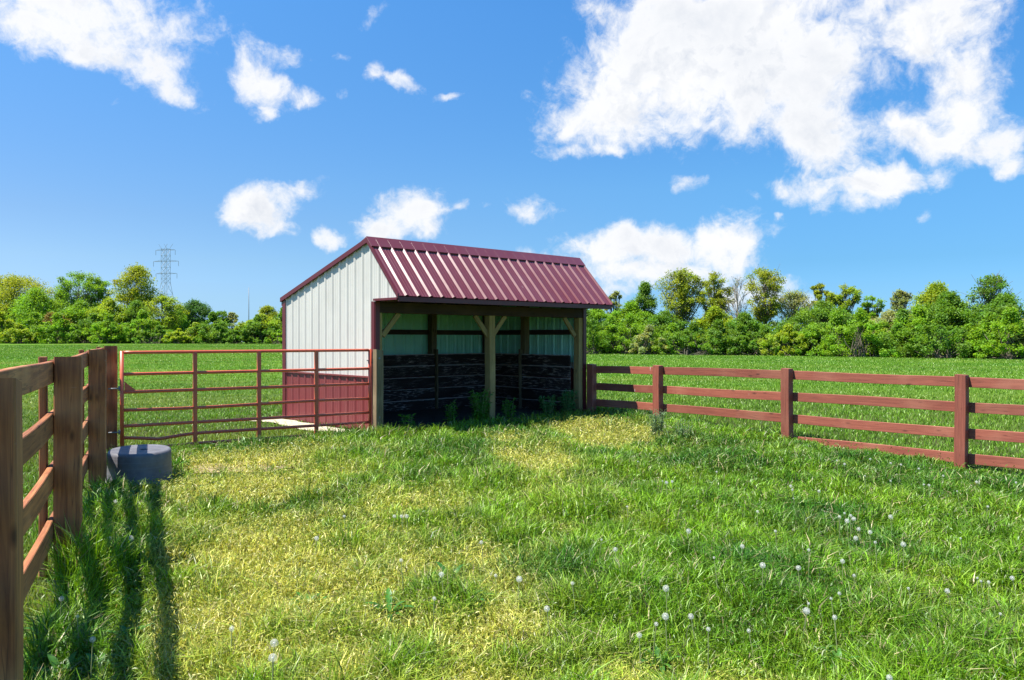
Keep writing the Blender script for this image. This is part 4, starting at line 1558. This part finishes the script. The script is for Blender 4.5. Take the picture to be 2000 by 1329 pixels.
def build_grass():
    rng = np.random.default_rng(77)
    # ---- paddock
    n = 760000
    x, y, r = sample_polar(n, 1.7, 17.5, 0.55, rng)
    ok = in_paddock(x, y) & ~blocked(x, y, rng)
    x, y, r = x[ok], y[ok], r[ok]
    yl = yellow(x, y)
    # thin the grass out on the worn patches
    keep = rng.uniform(0, 1, len(x)) > yl * 0.2
    # bare scuffed spots near the gate
    for (px, py, rx, ry) in ((470, 925, 0.8, 0.32), (430, 930, 0.3, 0.2), (330, 1290, 0.12, 0.1)):
        bx, by = wpt(px, py)
        keep &= ~((((x - bx) / rx) ** 2 + ((y - by) / ry) ** 2 < 1) & (rng.uniform(0, 1, len(x)) < 0.5 + 0.5 * fbm(x, y, 7.0, 201)))
    x, y, r, yl = x[keep], y[keep], r[keep], yl[keep]
    tuft = fbm(x, y, 2.6, 41)
    fine = fbm(x, y, 9.0, 51)
    h = 0.075 + 0.13 * np.clip((tuft - 0.35) * 2.2, 0, 1) + 0.06 * fine
    h *= (1 - 0.45 * yl)
    u, v = w2sh(x, y)
    shedtuft = np.exp(-((v + 0.45) / 0.55) ** 2) * ((u > 0.0) & (u < 5.6)) * np.clip((fbm(x, y, 1.6, 61) - 0.28) * 3, 0, 1)
    h *= (1 + 1.0 * shedtuft * (rng.uniform(0, 1, len(x)) < 0.35)) * (1 - 0.45 * np.exp(-((v + 0.3) / 0.7) ** 2) * ((u > 0.0) & (u < 5.0)))
    rightl = np.clip((x / np.maximum(y, 1) - 0.02) / 0.25, 0, 1)
    h *= 1 - 0.10 * rightl
    # around post feet
    for p in [(P1 + FD * t) for t in spots]:
        h *= 1 + 0.8 * np.exp(-((x - p.x) ** 2 + (y - p.y) ** 2) / 0.12)
    # keep the gate strip low
    fdist = ((x - RP[1].x) * RFN.x + (y - RP[1].y) * RFN.y)
    h *= 1 - 0.5 * np.exp(-(fdist / 0.7) ** 2) * (x > 4.2)
    fl = (x - P1.x) * FN.x + (y - P1.y) * FN.y
    h *= 1 + 0.12 * np.exp(-(fl / 0.55) ** 2) * (y < 7)
    h *= 1 - 0.55 * np.exp(-((x - TC.x) ** 2 + (y - TC.y + 0.2) ** 2) / 0.7)
    h *= rng.uniform(0.4, 1.35, len(x))
    w = 0.0028 * (1 + r / 5.0) * rng.uniform(0.7, 1.5, len(x))
    lean = rng.uniform(0.15, 0.9, len(x)) * (1 + 0.3 * tuft)
    lean *= 1 - 0.35 * np.clip((h - 0.2) / 0.2, 0, 1)
    hue = fbm(x, y, 1.1, 71)
    col = mixa((0.042, 0.155, 0.007), (0.175, 0.335, 0.008), np.clip((hue - 0.3) * 2.2, 0, 1))
    col = col * (1 - 0.25 * np.clip((0.45 - tuft) * 3, 0, 1))[:, None]
    warm = np.clip((fbm(x, y, 0.7, 171) - 0.42) * 3.0, 0, 1) * np.clip((fbm(x, y, 6.0, 181) - 0.35) * 2.5, 0, 1)
    fw = (warm * rng.uniform(0, 0.9, len(x)))[:, None]
    col = col * (1 - fw) + np.array([0.26, 0.33, 0.03])[None] * fw
    cy = mixa((0.40, 0.45, 0.04), (0.78, 0.69, 0.22), rng.uniform(0, 1, len(x)))
    f = np.clip(yl * rng.uniform(0.25, 1.5, len(x)), 0, 1)[:, None]
    col = col * (1 - f) + cy * f
    # sprinkle of light and straw blades
    s = rng.uniform(0, 1, len(x))
    lt = s < 0.10
    col[lt] = col[lt] * 0.5 + np.array([0.14, 0.17, 0.03])
    stw = s > 0.95
    col[stw] = np.array([0.42, 0.35, 0.19])
    col *= rng.uniform(0.3, 1.7, (len(x), 1))
    V1, F1, C1 = blades(x, y, h, w, lean, col, rng)
    # speckled ground cover leaves on the yellow patches, little round leaves elsewhere
    n = 380000
    x, y, r = sample_polar(n, 1.7, 16.5, 0.6, rng)
    ok = in_paddock(x, y) & ~blocked(x, y, rng)
    x, y, r = x[ok], y[ok], r[ok]
    yl = yellow(x, y)
    keep = rng.uniform(0, 1, len(x)) < (0.12 + 1.0 * yl)
    x, y, r, yl = x[keep], y[keep], r[keep], yl[keep]
    hz_ = rng.uniform(0.01, 0.15, len(x)) * (0.5 + fbm(x, y, 4, 81))
    col = mixa((0.07, 0.21, 0.01), (0.56, 0.54, 0.09), np.clip(yl * rng.uniform(0.3, 1.7, len(x)), 0, 1))
    br = rng.uniform(0, 1, len(x)) < 0.22 * yl
    col[br] = (0.50, 0.46, 0.16)
    col *= rng.uniform(0.6, 1.2, (len(x), 1))
    cen = np.stack([x, y, gz(x, y) + hz_], 1)
    V2, F2, C2 = leaves_mesh(cen, 0.015 * (1 + r / 6), col, rng, 0.1, 0.10)
    V = np.concatenate([V1, V2])
    F = np.concatenate([F1, F2 + len(V1)])
    Cc = np.concatenate([C1, C2])
    o = link('paddock_grass', npmesh('paddock_grass', V, F, M_blade, False, Cc))
    tag(o, 'long uneven pasture grass with yellowish worn patches inside the fences', 'grass', None, 'stuff')
    # ---- field outside
    n = 860000
    x, y, r = sample_polar(n, 3.0, 160, 0.25, rng, 0.80)
    ok = ~in_paddock(x, y) & ~blocked(x, y, rng)
    u, v = w2sh(x, y)
    # hidden behind the shed: leave out
    x, y, r = x[ok], y[ok], r[ok]
    right = x / y > 0.02
    tuft = fbm(x, y, 0.9, 91)
    h = np.where(right, 0.095, 0.065) * (0.75 + 0.5 * tuft) * rng.uniform(0.6, 1.3, len(x))
    h *= 1 + 0.4 * np.clip((r - 30) / 60, 0, 1)
    w = 0.0040 * (1 + r / 9.0) * rng.uniform(0.7, 1.4, len(x))
    band = vnoise(x * 0.12, y + 0.1 * x, 0.45, 95)
    col = mixa((0.10, 0.24, 0.012), (0.19, 0.34, 0.025), np.clip(vnoise(x, y, 0.16, 97) * 1.2 + tuft * 0.8 - 0.6, 0, 1))
    f = np.where(right, 0.55, 1.0) * np.clip((band - 0.42) * 2.6, 0, 1) * rng.uniform(0.2, 1, len(x))
    col = col * (1 - f[:, None]) + np.array([0.30, 0.33, 0.06])[None] * f[:, None]
    s = rng.uniform(0, 1, len(x))
    lt = s < np.where(right, 0.06, 0.05) * np.clip(20 / r, 0.2, 1)
    col[lt] = np.array([0.30, 0.38, 0.10])
    col *= 1 + rng.uniform(-0.4, 0.35, (len(x), 1)) * np.clip(18 / r, 0.35, 1)[:, None]
    V, F, Cc = blades(x, y, h, w, rng.uniform(0.1, 0.7, len(x)), col, rng)
    o = link('field_grass', npmesh('field_grass', V, F, M_blade, False, Cc))
    tag(o, 'bright green mown field grass beyond the fences', 'grass', None, 'stuff')


build_grass()


# ------------------------------------------------------------ weeds and dandelions
def ray_ground(px, py, dz=0.0):
    """point on the ground (plus dz) seen at a photo position"""
    x, y = wpt(px, py, 0.08)
    for _ in range(12):
        z = g1(x, y) + dz
        d = (EYE - z) * FPX / (py - HZ)
        x, y = (px - 1000) / FPX * d, d
    return x, y, g1(x, y)


M_head, _t, _b, _ = newmat('dandelion_fluff')
_b.inputs['Base Color'].default_value = (0.86, 0.86, 0.80, 1)
_b.inputs['Specular IOR Level'].default_value = 0.0
_b.inputs['Roughness'].default_value = 0.9
_tr = _t.nodes.new('ShaderNodeBsdfTranslucent')
_tr.inputs['Color'].default_value = (0.85, 0.85, 0.8, 1)
_mx = _t.nodes.new('ShaderNodeMixShader')
_mx.inputs[0].default_value = 0.5
_t.links.new(_b.outputs[0], _mx.inputs[1])
_t.links.new(_tr.outputs[0], _mx.inputs[2])
_t.links.new(_mx.outputs[0], _t.nodes['Material Output'].inputs[0])
M_stem, _t, _b, _ = newmat('pale_stem')
_b.inputs['Base Color'].default_value = (0.26, 0.30, 0.12, 1)
_b.inputs['Roughness'].default_value = 0.7


def head_mesh():
    rng = np.random.default_rng(9)
    V, F = [], []
    n = 110
    for i in range(n):
        k = i + 0.5
        ph = math.acos(1 - 2 * k / n)
        th = math.pi * (1 + 5 ** 0.5) * k
        d = Vector((math.cos(th) * math.sin(ph), math.sin(th) * math.sin(ph), math.cos(ph)))
        a = d.orthogonal().normalized()
        b = d.cross(a)
        R = 0.0195
        c = d * R
        base = len(V)
        V += [d * 0.003, c + a * 0.0004, c - a * 0.0004]
        F.append((base, base + 1, base + 2))
        s = 0.0026
        for q in range(3):
            an = q * math.pi / 3
            e = (a * math.cos(an) + b * math.sin(an)) * s
            f_ = d.cross(e).normalized() * 0.0004
            base = len(V)
            V += [c - e + f_, c - e - f_, c + e - f_ + d * 0.0006, c + e + f_ + d * 0.0006]
            F.append((base, base + 1, base + 2, base + 3))
    base = len(V)
    for i in range(6):
        for j in range(8):
            ph = math.pi * i / 5
            th = 2 * math.pi * j / 8
            V.append(Vector((math.cos(th) * math.sin(ph), math.sin(th) * math.sin(ph), math.cos(ph))) * 0.006)
    for i in range(5):
        for j in range(8):
            F.append((base + i * 8 + j, base + i * 8 + (j + 1) % 8, base + (i + 1) * 8 + (j + 1) % 8, base + (i + 1) * 8 + j))
    return npmesh('seed_head', V, F, M_head)


HEAD = head_mesh()
STEMS = []
for k in range(4):
    mb = MB()
    bx, by = random.uniform(-0.03, 0.03), random.uniform(-0.03, 0.03)
    mb.tube([(0, 0, -0.02), (bx * 0.4, by * 0.4, 0.5), (bx, by, 1.0)], 0.0022, 5, False)
    me = npmesh('stem', mb.v, mb.f, M_stem, True)
    STEMS.append((me, bx, by))

DAND = [(1650, 1003), (1662, 1008), (1668, 1014), (1640, 1010), (1655, 1018), (1678, 1034), (1672, 1052), (1700, 1040), (1345, 1038), (1175, 1055), (1202, 1074), (1450, 1068),
        (1515, 1038), (1548, 957), (1550, 974), (1545, 950), (1294, 940), (1302, 943), (1313, 941), (1246, 902), (1400, 922), (1300, 1205), (1350, 1205), (1384, 1230), (1463, 1233), (1249, 1242),
        (1282, 1220), (1576, 1194), (1580, 1180), (1624, 1170), (1646, 1097), (1669, 1125), (1631, 1207), (1580, 1075), (1877, 1052), (1851, 1155), (1910, 1130), (1917, 1136), (1932, 1138), (1978, 1130),
        (1955, 1200), (1765, 1064), (1635, 900), (1650, 907), (1740, 905), (1752, 927), (1740, 940), (1805, 947), (1815, 948), (1795, 916), (1820, 908), (1843, 930), (1908, 942), (1985, 943), (1700, 897), (1760, 908),
        (535, 1257), (532, 1286), (452, 1229), (783, 1095), (770, 1009), (784, 1009), (794, 1009), (672, 1009), (618, 1052), (862, 1123), (848, 1170), (197, 1103), (213, 1052), (119, 1170), (255, 1052),
        (1015, 1132), (1118, 1140), (1301, 1150), (1014, 1132), (968, 1125), (1068, 1190), (1490, 1105), (1710, 1060), (1560, 1110), (1395, 1090), (1225, 990), (1124, 920), (1600, 960), (1690, 930),
        (1640, 1160), (1775, 1150), (1870, 960), (1930, 990), (1480, 1000), (940, 1060), (180, 1250), (150, 1205), (225, 980), (1738, 1325), (1740, 1010)]
rd = random.Random(12)
for i, (px, py) in enumerate(DAND):
    hgt = rd.uniform(0.16, 0.27)
    x, y, z = ray_ground(px, py, hgt)
    lab = 'white dandelion seed head standing in the paddock grass'
    o = thing('dandelion', (x, y, z), lab, 'dandelion', 'dandelion seed heads in the paddock grass')
    me, bx, by = rd.choice(STEMS)
    st = link('stem', me, o, Matrix.Translation((x - bx, y - by, z)) @ Matrix.Diagonal((1, 1, hgt, 1)))
    s = rd.choice([0.42, 0.55, 0.68, 0.8, 0.95]) * (0.95 if py > 1000 else 0.8)
    hd = link('seed_head', HEAD, o, Matrix.Translation((x, y, z + hgt)) @ Matrix.Rotation(rd.uniform(0, 3), 4, 'X') @ Matrix.Scale(s, 4))


def rosette(x, y, z, R, nl, rng, up, colr, wf=0.16):
    """broad pointed leaves from one centre"""
    V, F, Cc = [], [], []
    for i in range(nl):
        a = 2 * math.pi * i / nl + rng.uniform(-0.3, 0.3)
        l = R * rng.uniform(0.7, 1.15)
        e = rng.uniform(*up)
        d = Vector((math.cos(a), math.sin(a), 0))
        s = Vector((-math.sin(a), math.cos(a), 0))
        c = np.array(colr) * rng.uniform(0.75, 1.3)
        prev = None
        for k in range(6):
            t = k / 5
            zz = l * math.sin(e) * t - l * 0.35 * t * t
            rr_ = l * math.cos(e) * t
            w = l * wf * math.sin(math.pi * min(1, t * 0.92 + 0.08)) ** 0.7
            cen = d * rr_ + Vector((0, 0, zz))
            V += [cen - s * w + Vector((0, 0, w * 0.4)), cen, cen + s * w + Vector((0, 0, w * 0.4))]
            Cc += [c, c * 1.25, c]
            b = len(V) - 3
            if prev is not None:
                F += [(prev, prev + 1, b + 1, b), (prev + 1, prev + 2, b + 2, b + 1)]
            prev = b
    return V, F, Cc


rngw = random.Random(31)
WEEDS = [(880, 1130, 0.28, 'dark green dock rosette in the yellow grass at the middle of the paddock'), (760, 1190, 0.24, 'dark broad leaved weed left of the middle in the foreground grass'),
         (600, 1180, 0.20, 'low broad leaved weed by the two big dandelion heads'), (905, 1180, 0.30, 'large dock rosette with upright leaves right of the foreground middle'),
         (1100, 1070, 0.18, 'small dock rosette on the edge of the lush right hand grass'), (160, 1180, 0.22, 'broad leaved weed in the fence shadow beside the second fence post'),
         (110, 1290, 0.24, 'clump of broad leaves at the foot of the nearest fence post'), (250, 1240, 0.2, 'leafy weed between the fence shadows at bottom left'),
         (190, 1310, 0.22, 'broad weed at the bottom left edge under the fence'), (345, 905, 0.28, 'bushy green weed against the right side of the stock tub'),
         (400, 880, 0.30, 'dark leafy weed under the gate beside the stock tub'), (470, 868, 0.26, 'low dark weed in the gate shadow near its second upright')]
WEEDS += [(140, 1130, 0.2, 'broad leaved weed just right of the foot of the second fence post'), (205, 1120, 0.18, 'leafy weed beside the dandelion clock near the second fence post'),
          (90, 1235, 0.22, 'weed with broad leaves close to the inner face of the nearest fence post'), (175, 1250, 0.2, 'leafy weed between the second fence post and the bottom edge'),
          (120, 1320, 0.24, 'leafy clump cut by the bottom edge left of the fence shadows'), (235, 1165, 0.17, 'small leafy weed on the first fence shadow stripe'),
          (215, 1010, 0.2, 'leafy weed in the tall grass in front of the third fence post'), (255, 1085, 0.16, 'small broad leaved weed halfway between the tub and the bottom edge'),
          (1290, 1290, 0.2, 'low broad leaved weed near the bottom edge in the lush grass'), (1640, 1290, 0.2, 'broad leaved weed near the bottom right of the paddock')]
for (px, py, R, lab) in WEEDS:
    x, y, z = ray_ground(px, py, 0.05)
    V, F, Cc = rosette(x, y, z, R * 0.8, rngw.randint(9, 15), rngw, (0.3, 1.1), (0.05, 0.16, 0.02), 0.085)
    me = npmesh('broadleaf_weed', [tuple(q) for q in V], F, M_blade, True, np.array(Cc))
    o = link('broadleaf_weed', me, None, Matrix.Translation((x, y, z + 0.02)))
    tag(o, lab, 'weed')


def tall_weed(x, y, H_, nst, label, seed, colr=(0.10, 0.30, 0.03), lw=0.028, spread=0.35):
    rng = random.Random(seed)
    z = g1(x, y)
    o = thing('tall_weed', (x, y, z), label, 'weed')
    mb = MB()
    V, F, Cc = [], [], []
    for i in range(nst):
        a = rng.uniform(0, 6.3)
        hh = H_ * rng.uniform(0.6, 1.0)
        tipx, tipy = math.cos(a) * spread * hh * rng.random(), math.sin(a) * spread * hh * rng.random()
        b = (math.cos(a) * 0.05, math.sin(a) * 0.05)
        pts = [(b[0], b[1], -0.02), (b[0] + tipx * 0.4, b[1] + tipy * 0.4, hh * 0.5), (b[0] + tipx, b[1] + tipy, hh)]
        mb.tube(pts, [0.005, 0.004, 0.002], 5, False)
        for k in range(int(hh / 0.016)):
            t = rng.uniform(0.1, 1)
            q = Vector(pts[0]).lerp(Vector(pts[2]), t)
            al = rng.uniform(0, 6.3)
            l = rng.uniform(0.06, 0.13) * (1.2 - 0.5 * t)
            d = Vector((math.cos(al), math.sin(al), rng.uniform(-0.1, 0.9)))
            s = Vector((-math.sin(al), math.cos(al), 0)) * lw * 0.5
            m = q + d * l * 0.5
            e = q + d * l + Vector((0, 0, -0.03 * l / 0.1))
            c = np.array(colr) * rng.uniform(0.7, 1.4)
            bi = len(V)
            V += [q, m - s, e, m + s]
            Cc += [c] * 4
            F.append((bi, bi + 1, bi + 2, bi + 3))
    mb.obj('stem', M_stem, o, Matrix.Translation((x, y, z)), True)
    link('leaves', npmesh('leaves', [tuple(q) for q in V], F, M_blade, False, np.array(Cc)), o, Matrix.Translation((x, y, z)))


xx, yy = sh2w(2.18, 0.02)
tall_weed(xx, yy, 0.62, 26, 'tallest leafy weed growing beside the middle post of the shed', 1)
xx, yy = sh2w(1.75, 0.3)
tall_weed(xx, yy, 0.42, 9, 'thin weed growing inside the left bay of the shed', 2)
xx, yy = sh2w(2.95, 0.12)
tall_weed(xx, yy, 0.42, 12, 'leafy weed right of the middle post of the shed', 3)
xx, yy = sh2w(4.35, -0.05)
tall_weed(xx, yy, 0.5, 26, 'dense bluish green weed clump at the right hand post of the shed', 4, (0.08, 0.26, 0.07))
xx, yy = sh2w(3.85, -0.02)
tall_weed(xx, yy, 0.42, 18, 'bushy weed left of the right hand post of the shed', 5, (0.07, 0.24, 0.06))
xx, yy = sh2w(0.55, -0.1)
tall_weed(xx, yy, 0.30, 9, 'short dark weed just inside the latch post', 6)
x_, y_, _z = ray_ground(1283, 842, 0.1)
tall_weed(x_, y_, 0.45, 22, 'grey green thistly weed in front of the second post of the right fence', 7, (0.11, 0.19, 0.08), 0.014)
x_, y_, _z = ray_ground(1335, 850, 0.1)
tall_weed(x_, y_, 0.32, 16, 'lower grey green weed right of the thistly one by the right fence', 8, (0.10, 0.19, 0.07), 0.014)
